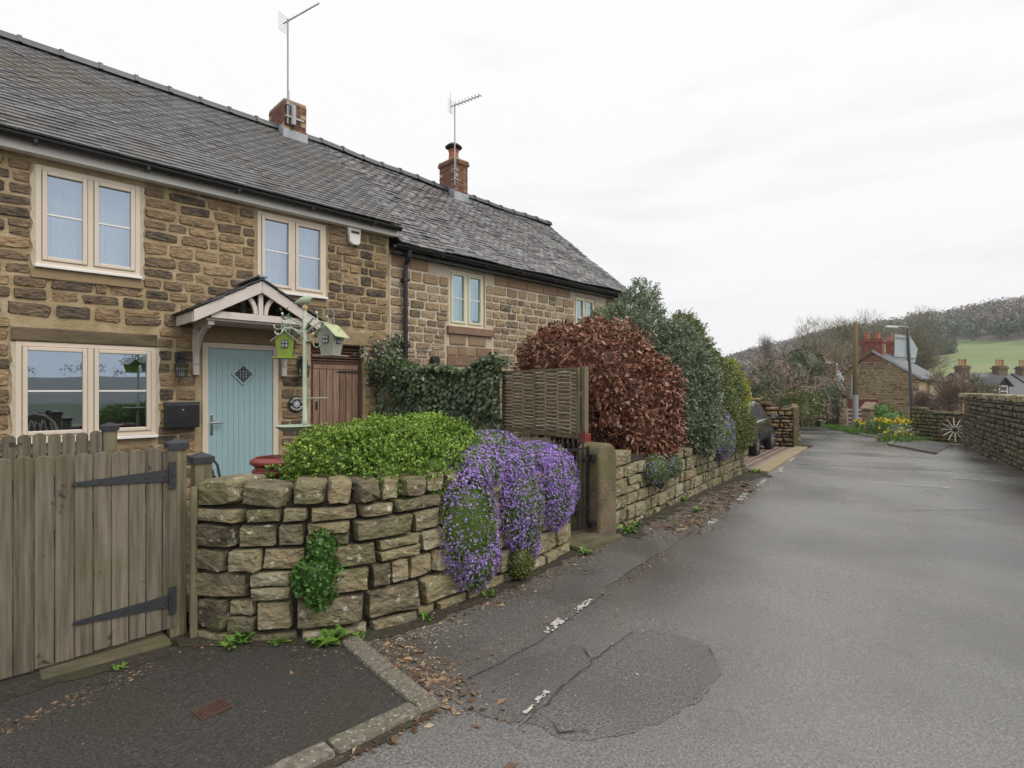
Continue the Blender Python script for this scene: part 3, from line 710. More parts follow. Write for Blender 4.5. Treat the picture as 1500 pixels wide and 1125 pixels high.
def gutter(parent, x0, x1, y, z, drop=.02):
    mb = MB(); n = 9; r0 = .062; vs = []
    for x, zz in ((x0, z), (x1, z-drop)):
        vs += [(x, y + r0*math.cos(PI+PI*j/(n-1)), zz + r0*math.sin(PI+PI*j/(n-1))) for j in range(n)]
        vs += [(x, y + (r0-.008)*math.cos(2*PI-PI*j/(n-1)), zz + (r0-.008)*math.sin(2*PI-PI*j/(n-1))) for j in range(n)]
    N2 = 2*n
    mb.add(vs, [(j, (j+1) % N2, N2+(j+1) % N2, N2+j) for j in range(N2)] + [tuple(range(N2)), tuple(range(N2, 2*N2))])
    x = x0 + .9
    while x < x1: mb.box((x, y-.07, z-.075), (x+.03, y+.075, z-.05)); x += 1.0
    return mb.build('gutter', M['black'], parent)

def chimney(parent, x0, x1, y0, y1, z0, z1, pot, cap=0, seed=1, lead=None):
    ch = MB().box((x0, y0, z0), (x1, y1, z1)).build('chimney', M['mortar_pale'] if cap else M['mortar'], parent)
    r = random.Random(seed); k = 0; z = z0; me = bpy.data.meshes.new('brick'); t = MB().box((-.5, -.5, -.5), (.5, .5, .5)); me.from_pydata(t.v, [], t.f); me.materials.append(M['brick_obj']); me.update()
    bh = .065; gp = .011
    def brick(cx, cy, cz, sx, sy, sz):
        o = bpy.data.objects.new('brick', me); C.objects.link(o); o.parent = ch
        o.matrix_basis = Matrix.Translation((cx + r.gauss(0, .0015), cy + r.gauss(0, .0015), cz)) @ Matrix.Diagonal((sx, sy, sz, 1))
    while z + bh <= z1 + .001:
        e = cap*(.03 if z > z1 - .16 else 0); zc = z + bh/2
        a, b, c, d = x0-e-.006, x1+e+.006, y0-e-.006, y1+e+.006; h = .1025
        o1 = 0 if k % 2 else h + gp
        for yc in (c+h/2, d-h/2):
            x = a + (h+gp if k % 2 == 0 else 0); xe = b - (h+gp if k % 2 == 0 else 0); n = max(1, round((xe-x)/.225)); w = (xe-x)/n
            for j in range(n): brick(x+w*(j+.5), yc, zc, w-gp, h, bh)
        for xc in (a+h/2, b-h/2):
            y = c + (h+gp if k % 2 else 0); ye = d - (h+gp if k % 2 else 0); n = max(1, round((ye-y)/.225)); w = (ye-y)/n
            for j in range(n): brick(xc, y+w*(j+.5), zc, h, w-gp, bh)
        z += bh + gp; k += 1
    e = cap*.03
    MB().box((x0-e+.005, y0-e+.005, z1-.004), (x1+e-.005, y1+e-.005, z1+.03)).build('chimney_crown', M['mortar'], ch)
    if lead:
        a, b = lead
        mb = MB()
        mb.box((x0-.022, y0-.025, a), (x1+.022, y0-.009, a+.2)); mb.box((x0-.05, y0-.2, a-.12), (x1+.05, y0-.02, a-.06), Matrix.Translation((0, y0-.02, a-.02)) @ Matrix.Rotation(R(38), 4, 'X') @ Matrix.Translation((0, -y0+.02, -a+.06)))
        for j in range(5):
            f = j/5; y = y0 + (y1-y0)*.62*f; mb.box((x0-.026, y, a+.02+f*b), (x0-.009, y+(y1-y0)*.62/5-.003, a+.25+f*b))
            mb.box((x1+.009, y, a+.02+f*b), (x1+.026, y+(y1-y0)*.62/5-.003, a+.25+f*b))
        mb.build('flashing', M['lead'], ch)
    return ch

A = thing('stone_cottage', 'brown stone cottage with blue front door and gabled white porch', 'cottage', (0, 0, 0))
WA, WB, WL = (.531, 1.479, 2.95, 4.03), (2.839, 3.831, 2.98, 4.06), (.371, 1.64, 1.05, 2.11)
DR, BD = (2.152, 3.119, .08, 2.207), (3.597, 4.459, .08, 2.275)
wall_panel('wall', A, -2.4, 4.93, -.05, 4.17, [WA, WB, WL, DR, BD], M['mortar'])
MB().box((-2.35, .9, .0), (4.9, .95, 2.5)).build('inner_wall', M['room'], A)
# dressed stones
MB().box((.335, -.028, 2.115), (1.655, .1, 2.262)).build('lintel', M['lintel'], A, bevel=.015)
MB().box((.49, -.03, 2.8), (1.505, .1, 2.912)).build('stone_sill', M['lintel_buff'], A, bevel=.01)
MB().box((2.1, -.022, 2.215), (3.13, .1, 2.45)).build('lintel', M['lintel_buff'], A, bevel=.012)
MB().box((3.5, -.022, 2.285), (4.62, .1, 2.5)).build('lintel', M['lintel_buff'], A, bevel=.012)
MB().box((2.83, -.02, 2.83), (3.85, .1, 2.935)).build('stone_sill', M['lintel_buff'], A, bevel=.01)
holes = [(WA[0]-.03, WA[1]+.03, WA[2]-.15, 4.2), (WB[0]-.03, WB[1]+.03, WB[2]-.15, 4.2), (.335, 1.655, .99, 2.27), (2.09, 3.16, 0, 2.46), (3.5, 4.63, 2.27, 2.51), (3.56, 4.5, 0, 2.3)]
put_stones(A, POOL_H, courses(-2.0, 4.9, .05, 4.16, (.12, .195), (.17, .44), .006, holes, 4, wob=.16), lambda s: (s, 0, 0), .1, .019, 300, seed=5, tilt=.05)
# white rendered reveals left of and right of the windows
for (x0, x1, z0, z1) in (WA, WL):
    r_ = random.Random(int(x1*99))
    for xa, sg in ((x0, -1), (x1, 1)):
        mb = MB()
        n = 16; vs = []
        for k in range(n+1):
            z = z0-.04 + (z1-z0+.03)*k/n; w = .018 + r_.random()*.03
            vs += [(xa - sg*.005, -.006, z), (xa + sg*w, -.019, z), (xa + sg*(w+.012), .01, z)]
        mb.add(vs, [(3*k+j, 3*k+3+j, 3*k+4+j, 3*k+1+j) for k in range(n) for j in (0, 1)])
        mb.build('render_edge', M['mortar_pale'], A)
window(A, *WA, M['glass_up'], curtain=M['curtain'], bar=.52, label='cream double casement under the eaves, far from the porch')
window(A, *WB, M['glass_up'], curtain=M['curtain'], bar=.52, label='cream double casement under the eaves above the porch')
window(A, *WL, M['glass_low'], bar=.5, label='wide cream ground floor casement beside the letter box')
# front door
fr = MB(); x0, x1, z0, z1 = DR
fr.box((x0, -.02, z0), (x0+.07, .06, z1)); fr.box((x1-.07, -.02, z0), (x1, .06, z1)); fr.box((x0+.07, -.02, z1-.07), (x1-.07, .06, z1))
dfm = fr.build('door_frame', M['cream'], A, bevel=.006)
d = MB(); lx0, lx1, lz0, lz1 = x0+.073, x1-.073, z0+.03, z1-.073
nb = 9; d.box((lx0, .012, lz0), (lx1, .055, lz1))
for (a, b) in (((lx0, lz0), (lx0+.1, lz1)), ((lx1-.1, lz0), (lx1, lz1))): d.box((a[0], .002, a[1]), (b[0], .012, b[1]))
d.box((lx0+.1, .002, lz1-.12), (lx1-.1, .012, lz1)); d.box((lx0+.1, .002, lz0), (lx1-.1, .012, lz0+.16))
bw = (lx1-lx0-.2)/nb
for k in range(nb): d.box((lx0+.1+bw*k+.002, .006, lz0+.16), (lx0+.1+bw*(k+1)-.002, .012, lz1-.12))
door = d.build('front_door', M['blue_door'], A, bevel=.0015, seg=1)
dc = Vector(((lx0+lx1)/2 + .02, 0, 1.80)); q = .155
dm = MB()
for k in range(4):
    a0, a1 = PI/2*k, PI/2*(k+1); o1, o2, i1, i2 = [(dc.x + rr*math.cos(a), dc.z + rr*math.sin(a)) for rr, a in ((q, a0), (q, a1), (q*.76, a0), (q*.76, a1))]
    dm.prism([o1, o2, i2, i1], -.012, .004)
dm.build('diamond_frame', M['blue_door'], door, bevel=.003, seg=1)
MB().prism([(dc.x + q*.76*math.cos(PI/2*k), dc.z + q*.76*math.sin(PI/2*k)) for k in range(4)], -.002, .001).build('diamond_pane', M['black'], door)
ll = MB()
for k in (-1, 1):
    for t_ in (-.035, .035):
        ll.beam((dc.x - .085 + (t_ if k > 0 else -t_)*.5 + .035*0, -.005, dc.z - .0 + t_), (dc.x + .085, -.005, dc.z + t_), .006, .006) if k > 0 else ll.beam((dc.x + t_, -.005, dc.z - .085), (dc.x + t_, -.005, dc.z + .085), .006, .006)
ll.beam((dc.x-.115, -.005, dc.z), (dc.x+.115, -.005, dc.z), .005, .005); ll.beam((dc.x, -.005, dc.z-.115), (dc.x, -.005, dc.z+.115), .005, .005)
ll.build('lead_lattice', M['lead'], door)
h = MB().box((lx0+.022, -.006, 1.0), (lx0+.055, .004, 1.27)); h.beam((lx0+.038, -.005, 1.16), (lx0+.038, -.06, 1.16), .02, .02); h.beam((lx0+.03, -.055, 1.16), (lx0+.165, -.055, 1.158), .016, .02)
h.build('handle', M['chrome'], door, bevel=.003)
# brown store door with louvred head
sf = MB(); x0, x1, z0, z1 = BD
sf.box((x0, .05, z0), (x0+.05, .12, z1)); sf.box((x1-.05, .05, z0), (x1, .12, z1)); sf.box((x0+.05, .05, 1.98), (x1-.05, .12, 2.03))
sto = sf.build('store_door_frame', M['red_wood'], A, bevel=.004)
for k in range(5):
    z = 2.055 + k*.043; MB().box((-.4, -.04, -.006), (.4, .04, .006), Matrix.Translation(((x0+x1)/2, .07, z)) @ Matrix.Rotation(R(38), 4, 'X')).build('louvre_slat', M['red_wood'], sto)
MB().box((x0+.05, .16, 2.03), (x1-.05, .18, z1)).build('louvre_back', M['black'], sto)
sd_ = MB().box((x0+.055, .075, z0), (x1-.055, .1, 1.975)).build('store_door', M['store_wood'], A)
n = 7; w = (x1-x0-.11)/n
for k in range(n): MB().box((x0+.055+w*k+.004, .052, z0), (x0+.055+w*(k+1)-.004, .075, 1.9)).build('plank', M['store_wood'], sd_, bevel=.005, seg=1)
MB().box((x0+.06, .05, 1.905), (x1-.06, .076, 1.972)).build('plank', M['store_wood'], sd_, bevel=.004, seg=1)
for z in (1.87, .72):
    MB().prism([(x1-.07, z-.022), (x1-.07, z+.022), (x1-.42, z+.008), (x1-.42, z-.008)], .042, .051).build('strap_hinge', M['black_matt'], sd_)
MB().box((x0+.1, .03, 1.3), (x0+.125, .05, 1.42)).build('handle', M['black_matt'], sd_, bevel=.008)
# eaves
MB().box((-2.4, -.14, 4.1), (5.0, -.002, 4.2)).build('fascia_board', M['white_pvc'], A, bevel=.004)
gutter(A, -2.4, 5.02, -.21, 4.25)
tiled_roof(A, -2.2, 5.02, (-.24, 4.25), (2.6, 6.47), .108, .172, .021, None, (M['roof_tile_obj'], M['roof_tile_attr']), 300, .006, 3)
ridge_tiles(A, -2.2, 4.16, 2.6, 6.5, (M['slate'],)); ridge_tiles(A, 4.57, 5.02, 2.6, 6.5, (M['slate'],))
c1 = chimney(A, 4.15, 4.57, 2.3, 3.0, 6.1, 6.95, 0, 0, 3, lead=(6.22, .2))
MB().lathe([(.11, 0), (.11, .12), (.085, .12), (.085, 0)], (4.42, 2.75, 6.95), 12).build('chimney_pot', M['mortar'], c1)
# porch
po = MB(); px0, px1, pxm, pyf = 1.865, 3.40, 2.633, -.70; zf, za = 2.40, 2.96
def gable_board(xa, xb):
    s = 1 if xb > xa else -1
    return [(xa, zf-.02), (xb, za-.15), (xb, za), (xa, zf+.12)]
porch = MB().box((2.02, -.66, 2.425), (3.24, -.02, 2.445)).build('porch', M['porch_white'], A)
for xa in (px0, px1):
    MB().prism(gable_board(xa, pxm + (-.0015 if xa < pxm else .0015)), pyf-.035, pyf).build('barge_board', M['porch_white'], porch, bevel=.004)
    MB().box((xa-.012, pyf+.002, zf-.015), (xa+.012, -.01, zf+.105)).build('fascia_board', M['porch_white'], porch)
    # rough slope under the slates
    sl = MB(); dx = -.03 if xa < pxm else .03
    sl.add([(xa+dx, pyf+.01, zf+.105), (pxm, pyf+.01, za-.01), (pxm, 0, za-.01), (xa+dx, 0, zf+.105), (xa+dx, pyf+.01, zf+.13), (pxm, pyf+.01, za+.02), (pxm, 0, za+.02), (xa+dx, 0, zf+.13)], [(0, 1, 2, 3), (4, 5, 6, 7), (0, 1, 5, 4), (1, 2, 6, 5), (2, 3, 7, 6), (3, 0, 4, 7)])
    sl.build('roof_slope', M['moss_stone'], porch)
    r_ = random.Random(int(xa*50)); vec = Vector((pxm-xa, 0, za-zf-.12)); Ls = vec.length; ang = math.atan2(vec.z, abs(vec.x)); s = 1 if xa < pxm else -1
    for i in range(6):
        for j in range(4):
            u = Ls*i/6 - .06; y = pyf - .05 + .19*j - (.095 if i % 2 else 0)
            ya, yb = max(y, pyf-.06), min(y+.186, -.005)
            if yb - ya < .03: continue
            MMx = Matrix.Translation((xa - s*.0 + s*u*math.cos(ang), 0, zf+.145 + u*math.sin(ang))) @ Matrix.Rotation(-s*(ang-.07), 4, 'Y')
            MB().box((0 if s > 0 else -.27, ya, r_.uniform(0, .006)), (.27 if s > 0 else 0, yb, .016), MMx).build('slate', M['slate'], porch)
MB().beam((pxm, pyf-.06, za+.055), (pxm, 0, za+.055), .11, .035).build('ridge_cap', M['lead'], porch, bevel=.012)
for nm, y in (('tie_beam', -.665), ('wall_beam', -.03)):
    MB().box((2.06, y-.03, 2.45), (3.2, y+.03, 2.535)).build(nm, M['porch_white'], porch, bevel=.005)
for y in (-.665, -.05):
    MB().box((pxm-.028, y-.025, 2.536), (pxm+.028, y+.025, za-.13)).build('king_post', M['porch_white'], porch, bevel=.004)
for sg in (-1, 1):
    pts = [(pxm+sg*(.05+.16*math.sin(a*PI/2*1)), -.665, 2.54 + .30*(1-math.cos(a*PI/2))*.0 + a*.26) for a in [k/6 for k in range(7)]]
    pts = [(pxm+sg*(.06 + .2*(1-math.cos(k/7*PI/2))), -.665, 2.54 + .25*math.sin(k/7*PI/2)) for k in range(8)]
    st_ = MB()
    for a, b in zip(pts, pts[1:]): st_.beam(a, b, .045, .05)
    st_.build('curved_strut', M['porch_white'], porch)
    bx = pxm + sg*.56
    br = MB().box((bx-.035, -.055, 1.78), (bx+.035, -.002, 2.45)); br.box((bx-.035, -.64, 2.37), (bx+.035, -.06, 2.425))
    cp = [(bx, -.05 - .52*(1-math.cos(k/8*PI/2)), 1.92 + .45*math.sin(k/8*PI/2)) for k in range(9)]
    for a, b in zip(cp, cp[1:]): br.beam(a, b, .05, .05, up=(1, 0, 0))
    br.build('bracket', M['porch_white'], porch, bevel=.003, seg=1)

# ------------------------------------------------------------------ neighbouring cottage
B = thing('neighbour_cottage', 'paler stone cottage with old tiled roof and brick chimney beyond the downpipe', 'cottage', (4.95, 0, 0))
N2 = bpy.data.objects.new('x', None)
B.location = (0, 0, 0)
W2, W3 = (6.2, 7.06, 2.76, 3.79), (9.83, 10.62, 2.78, 3.74)
wall_panel('wall', B, 4.94, 11.6, -.1, 3.9, [W2, W3], M['mortar_pale'])
MB().box((6.13, -.06, 2.61), (7.25, .1, 2.745)).build('stone_sill', M['pink_stone'], B, bevel=.008)
MB().box((9.75, -.05, 2.64), (10.7, .1, 2.765)).build('stone_sill', M['pink_stone'], B, bevel=.008)
MB().box((6.14, -.025, 2.03), (7.24, .1, 2.205)).build('lintel', M['pink_stone'], B, bevel=.01)
for (a, b, z) in ((6.14, 6.38, 2.22), (6.39, 6.55, 2.22), (6.56, 6.83, 2.22), (6.84, 7.24, 2.22), (6.2, 6.58, 2.42), (6.65, 7.08, 2.42)):
    MB().box((a, -.022, z), (b-.012, .1, z+.165)).build('dressed_stone', M['pink_stone'], B, bevel=.01)
r_ = random.Random(3); x = 4.98
while x < 11.5:                                    # flat dressed course under the eaves
    w = r_.uniform(.3, .55)
    if not any(a - .05 < x + w and x < b + .05 for a, b in ((W2[0], W2[1]), (W3[0], W3[1]))):
        MB().box((x, -.02, 3.64 + r_.uniform(0, .02)), (x+w-.015, .08, 3.86)).build('dressed_stone', M['pink_stone'], B, bevel=.01)
    x += w
holes = [(6.1, 7.28, 2.0, 2.76), (W2[0]-.03, W2[1]+.03, 2.7, 4), (9.72, 10.73, 2.62, 2.79), (W3[0]-.03, W3[1]+.03, 2.7, 4)]
put_stones(B, POOL_N, courses(4.95, 11.55, .6, 3.63, (.115, .185), (.15, .38), .006, holes, 14, wob=.16), lambda s: (s, 0, 0), .1, .019, 300, seed=15, tilt=.04)
CR2 = pmat('cream_old', [(.62,.58,.42), (.68,.64,.48)], scale=2, rough=.4)
window(B, *W2, M['glass_old'], frame=CR2, curtain=M['curtain'], bar=.5, y=.03, sill=False, label='small cream casement nearer the downpipe')
window(B, *W3, M['glass_old'], frame=CR2, curtain=M['curtain'], bar=.5, y=.03, sill=False, label='small cream casement beside the tall conifers')
sag2 = lambda x, i: -.05*math.sin((x-4.9)/7*PI)*min(1, i/10) + .012*math.sin(x*3.1+i*.4) - .022*max(0, x-5)*min(1, i/26)
tiled_roof(B, 5.02, 11.9, (-.24, 3.97), (2.6, 6.47), .112, .18, .019, None, (M['old_tile_obj'], M['old_tile_attr']), 300, .032, 8, sag=sag2)
rs_ = lambda x: sag2(x, 27)
ridge_tiles(B, 5.02, 8.14, 2.6, 6.5, (M['slate'],), sag=rs_); ridge_tiles(B, 8.58, 11.9, 2.6, 6.5, (M['slate'],), sag=rs_)
MB().box((4.94, -.12, 3.83), (11.7, -.022, 3.93)).build('fascia_board', M['black'], B)
gutter(B, 4.92, 11.85, -.21, 3.955)
dp = MB().tube([(5.2, -.2, 3.9), (5.2, -.19, 3.8), (5.2, -.09, 3.68), (5.2, -.085, 3.5), (5.2, -.085, .3)], .038, 10)
for z in (3.4, 2.3, 1.2): dp.box((5.14, -.13, z), (5.26, -.02, z+.05))
dp.build('downpipe', M['black'], B, smooth=False)
c2 = chimney(B, 8.16, 8.56, 2.28, 2.85, 5.9, 7.05, 0, 1, 5, lead=(6.08, .2))
MB().lathe([(.13, 0), (.115, .26), (.13, .28), (.13, .31), (.09, .31), (.09, 0)], (8.36, 2.56, 7.07), 14).build('chimney_pot', M['pot_orange'], c2, smooth=False)
cw = MB().lathe([(.2, 0), (.21, .015), (.12, .09), (.02, .12)], (8.36, 2.56, 7.44), 14)
for k in range(3): cw.beam((8.36+.09*math.cos(k*2.1), 2.56+.09*math.sin(k*2.1), 7.36), (8.36+.12*math.cos(k*2.1), 2.56+.12*math.sin(k*2.1), 7.45), .015, .015)
cw.build('cowl', M['dark_grey'], c2)
bpy.data.objects.remove(N2)
MB().lathe([(.075, 0), (.085, .02), (.085, .1), (.06, .12)], n=14, M=Matrix.Translation((5.81, -.02, 2.1)) @ Matrix.Rotation(R(90), 4, 'X')).build('flue_vent', M['black_matt'], B)

# ------------------------------------------------------------------ fittings on the front wall
t = thing('letter_box', 'black metal letter box fixed to the wall beside the blue door', 'letter box', (1.905, -.02, 1.12))
MB().prism([(-.185, 0), (.185, 0), (.185, .29), (-.185, .29)], -.11, 0).build('box', M['black'], t, bevel=.008)
MB().box((-.19, -.135, .27), (.19, .0, .315), Matrix.Rotation(R(-6), 4, 'X')).build('lid', M['black'], t, bevel=.01)
MB().lathe([(.012, 0), (.012, .01)], n=10, M=Matrix.Translation((0, -.11, .225)) @ Matrix.Rotation(R(90), 4, 'X')).build('lock', M['chrome'], t)
e = MB()
for a, b in (((-.06, .19), (.06, .19)), ((-.06, .19), (0, .13)), ((.06, .19), (0, .13))): e.beam((a[0], -.112, a[1]), (b[0], -.112, b[1]), .005, .006)
e.build('envelope_emblem', M['dark_grey'], t)
def lantern(x, z, label):
    t = thing('wall_lantern', label, 'wall lamp', (x, -.02, z), 0, 'lanterns either side of the front door')
    MB().prism([(-.035, .13), (.035, .13), (.045, .2), (.035, .27), (0, .285), (-.035, .27), (-.045, .2)], -.02, 0).build('backplate', M['black_matt'], t, bevel=.005)
    MB().tube([(0, -.015, .2), (0, -.07, .235), (0, -.115, .215), (0, -.12, .17)], .012, 8).build('arm', M['black_matt'], t)
    ln = MB().lathe([(.1, .11), (.095, .125), (.03, .165), (.012, .185)], (0, -.12, 0), 4, Matrix.Rotation(R(45), 4, 'Z'))
    ln.build('cap', M['black_matt'], t)
    cg = MB()
    for sx in (-1, 1):
        for sy in (-1, 1): cg.beam((sx*.058, -.12+sy*.058, .115), (sx*.045, -.12+sy*.045, -.02), .01, .01)
        cg.beam((sx*.052, -.172, .05), (sx*.052, -.068, .05), .006, .006); cg.beam((-.052, -.12+sx*.052, .05), (.052, -.12+sx*.052, .05), .006, .006)
        cg.beam((0, -.12+sx*.054, .115), (0, -.12+sx*.046, -.02), .006, .006)
    cg.box((-.055, -.175, -.03), (.055, -.065, -.018)); cg.build('cage', M['black_matt'], t)
    gp = MB()
    for k in range(4):
        a = PI/2*k; c, s = math.cos(a), math.sin(a)
        gp.add([(c*.044 - s*.044, -.12 + s*.044 + c*.044, -.015), (c*.044 + s*.044, -.12 + s*.044 - c*.044, -.015), (c*.055 + s*.055, -.12 + s*.055 - c*.055, .11), (c*.055 - s*.055, -.12 + s*.055 + c*.055, .11)], [(0, 1, 2, 3)])
    gp.build('pane', M['glass_dark'], t)
    return t
lantern(1.885, 1.78, 'black lantern on the wall between wide window and door')
lantern(3.43, 1.80, 'black lantern on the wall between blue door and brown store door')
t = thing('alarm_box', 'cream alarm box high on the wall under the gutter', 'alarm box', (4.26, -.02, 3.84))
MB().prism([(-.11, .27), (-.09, .14), (-.075, .03), (-.02, 0), (.06, .0), (.1, .03), (.105, .16), (.11, .27)], -.075, 0).build('case', M['white_pvc'], t, bevel=.015)
MB().box((-.06, -.08, .17), (.08, -.074, .21)).build('strip', M['dark_grey'], t)
t = thing('house_plaque', 'round black name plaque with white letters and flower beside the door', 'house sign', (3.37, -.03, 1.385))
MB().lathe([(.112, 0), (.118, .006), (.112, .014)], n=32, M=Matrix.Rotation(R(90), 4, 'X')).build('disc', M['black'], t)
def text_mesh(ch, size, mat, parent, MM, name='lettering'):
    cu = bpy.data.curves.new(name, 'FONT'); cu.body = ch; cu.size = size; cu.align_x = 'CENTER'; cu.align_y = 'CENTER'; cu.extrude = .0015; cu.resolution_u = 2
    cu.offset = size*.015; cu.materials.append(mat); t_ = bpy.data.objects.new('text', cu); C.objects.link(t_); bpy.context.view_layer.update()
    me = bpy.data.meshes.new_from_object(t_.evaluated_get(bpy.context.evaluated_depsgraph_get())); bpy.data.objects.remove(t_)
    o = bpy.data.objects.new(name, me); C.objects.link(o); o.parent = parent; o.matrix_basis = MM
    return o
for word, top in (('CLEMATIS', True), ('COTTAGE', False)):
    for i, ch in enumerate(word):
        f = (i - (len(word)-1)/2)*(19.5 if top else 20.5)
        a = R(90 - f) if top else R(270 + f)
        x, z = .084*math.cos(a), .084*math.sin(a); rot = a - PI/2 if top else a + PI/2
        text_mesh(ch, .04, M['white_pvc'], t, Matrix.Translation((x, -.0155, z)) @ Matrix.Rotation(R(90), 4, 'X') @ Matrix.Rotation(rot, 4, 'Z'))
fl = MB()
for k in range(6):
    a = k*PI/3 + .3; c = (.03*math.cos(a), .03*math.sin(a))
    fl.prism([(c[0] + .021*math.cos(b), c[1] + .021*math.sin(b)) for b in [j*PI/4 for j in range(8)]], -.0175 - .0004*k, -.013)
fl.build('flower', M['lead'], t)
MB().lathe([(.012, 0), (.01, .008)], n=8, M=Matrix.Translation((0, -.0205, 0)) @ Matrix.Rotation(R(90), 4, 'X')).build('flower_centre', M['white_pvc'], t)
t = thing('key_box', 'small black box on the wall beside brown store door', 'key safe', (4.78, -.02, 1.33))
MB().box((-.045, -.05, 0), (.045, 0, .13)).build('case', M['black'], t, bevel=.008)
MB().box((-.03, -.056, .015), (.03, -.05, .05)).build('flap', M['dark_grey'], t)

def aerial(name, label, base, zt, L, seed, n, fan):
    t = thing(name, label, 'TV aerial', base, 0, 'aerials on the cottage chimneys'); m = zt - base[2]
    MB().tube([(0, 0, 0), (0, 0, m)], .016, 8).build('mast', M['alu'], t)
    d = Vector((.22, -.75, .05)).normalized(); s = Vector((d.y, -d.x, 0)).normalized()
    b = MB().beam(Vector((0, 0, m-.03)) - d*.12, Vector((0, 0, m-.03)) + d*L, .016, .016); b.build('boom', M['alu'], t)
    el = MB()
    for k in range(n):
        p = Vector((0, 0, m-.02)) + d*(L*(k+.5)/n); w = .17 - .05*k/n
        if fan:
            for u in (-1, 1): el.tube([p - s*w*.6 + d*.03, p, p + s*w*.6 + d*.03], .007, 4)
            el.tube([p + Vector((0, 0, .05)) - d*.03, p, p - Vector((0, 0, .05)) - d*.03], .006, 4)
        else: el.tube([p - Vector((0, 0, w*.22)), p + Vector((0, 0, w*.22))], .004, 4)
    el.build('directors', M['alu'], t)
    rf = MB(); p = Vector((0, 0, m-.03)) - d*.12
    for k in range(-3, 4): rf.tube([p + Vector((0, 0, .05*k)) - s*.11, p + Vector((0, 0, .05*k)) + s*.11], .005, 4)
    if fan: rf.tube([p - Vector((0, 0, .16)), p + Vector((0, 0, .34))], .006, 4)
    rf.build('reflector', M['alu'], t)
    br = MB()
    for z in (.12, .35): br.box((-.03, -.03, z), (.1, .1, z+.025))
    br.tube([(0, -.02, .05), (.02, -.04, .3), (.015, -.02, .6)], .006, 4); br.build('clamp', M['alu'], t)
    return t
aerial('tv_aerial', 'tall thin television aerial on the low chimney above the blue door', (4.2, 2.25, 6.5), 8.42, .82, 1, 9, False)
t = aerial('tv_aerial', 'spiky television aerial on the brick chimney with a cowl', (8.12, 2.22, 6.4), 8.3, .72, 2, 8, True)
t = thing('metal_bracket', 'pale metal bracket box strapped to the low chimney', 'bracket', (4.3, 2.25, 6.5))
MB().lathe([(.05, .0), (.05, .36)], (0, -.01, 0), 10).build('tube', M['galv'], t); MB().box((-.14, -.015, .12), (.2, .015, .15)).build('strap', M['galv'], t)

# ------------------------------------------------------------------ front garden wall and gate
GW = [(1.06, -3.72), (1.16, -3.92), (1.32, -4.11), (1.54, -4.28), (1.72, -4.40), (1.9, -4.48), (2.2, -4.52), (2.65, -4.50), (3.35, -4.41), (3.9, -4.31), (4.42, -4.19)]
f1, L1 = polypath(GW)
G1 = thing('garden_wall', 'curved dry stone garden wall with upright coping beside the wooden gate', 'garden wall', (0, 0, 0))
core_wall(G1, GW, -.15, .86, .3, M['earth_gap'], inset=.02)
rects = courses(.0, L1, -.1, .83, (.115, .215), (.2, .5), .01, (), 21, wob=.07, split=.16)
put_stones(G1, POOL_G, rects, f1, .17, .05, 300, seed=22, tilt=.025)
r_ = random.Random(6); s = 0.0
cop = []
while s < L1:
    w = r_.uniform(.24, .42) if s < .7 else r_.uniform(.13, .24)
    w = min(w, L1 - s + .05); h = r_.uniform(.15, .21)
    if s < L1 - 1.75: cop.append((s + w/2, .8 + h/2 + .02, w*1.02, h))
    s += w*.97
put_stones(G1, POOL_C, cop, f1, .36, .06, 300, name='coping_stone', seed=8, tilt=.16)
G2 = thing('garden_wall', 'long low retaining stone wall under the copper beech and conifers', 'garden wall', (0, 0, 0))
GW2 = [(5.42, -4.03), (6.4, -3.88), (8.08, -3.57), (10.1, -3.25), (12.0, -2.98), (12.05, -2.3)]
f2, L2 = polypath(GW2)
wt = lambda s: .82 - .47*min(1, s/6.7)
core_wall(G2, GW2, -.4, lambda s: wt(s) - .03, .3, M['earth_gap'], inset=.02)
rects = [q for q in courses(0, L2, -.36, .84, (.15, .22), (.17, .42), .01, (), 31, wob=.05, split=.12) if q[1] + q[3]*.4 < wt(q[0]) + .03]
put_stones(G2, POOL_G, rects, f2, .18, .05, 300, seed=33, tilt=.03)

GP = thing('gate_post', 'round topped mossy stone gatepost beside the iron garden gate', 'gate post', (5.22, -4.0, gz(5.2)))
pr = [(-.17, -.1), (.17, -.1), (.175, .92)] + [(.175*math.cos(a), .92 + .15*math.sin(a)) for a in [k*PI/8 for k in range(1, 8)]] + [(-.175, .92)]
MB().prism(pr, -.15, .2).build('post', M['post_stone'], GP, smooth=True, bevel=.045, seg=3)
for z in (.88, .12): MB().box((-.24, -.1, z), (-.15, -.04, z+.07)).build('hinge_pin', M['iron'], GP)
IG = thing('iron_gate', 'black wrought iron garden gate with spear finials behind the aubrieta', 'gate', (4.46, -4.02, -.05))
fr = MB()
for x in (0, .54): fr.box((x-.014, -.014, .08), (x+.014, .014, 1.0))
for z in (.1, .32, .98): fr.box((0, -.012, z-.012), (.54, .012, z+.012))
fr.build('frame', M['iron'], IG)
for k in range(1, 6):
    x = .09*k; MB().tube([(x, 0, .1), (x, 0, 1.06)], .009, 6).add([(x-.022, 0, 1.06), (x, -.01, 1.05), (x+.022, 0, 1.06), (x, .01, 1.05), (x, 0, 1.15)], [(0, 1, 4), (1, 2, 4), (2, 3, 4), (3, 0, 4), (3, 2, 1, 0)]).build('bar', M['iron'], IG)
gr = MB()
for z in (.45, .58, .71, .84): gr.box((.02, -.006, z-.006), (.52, .006, z+.006))
gr.build('cross_bar', M['iron'], IG)
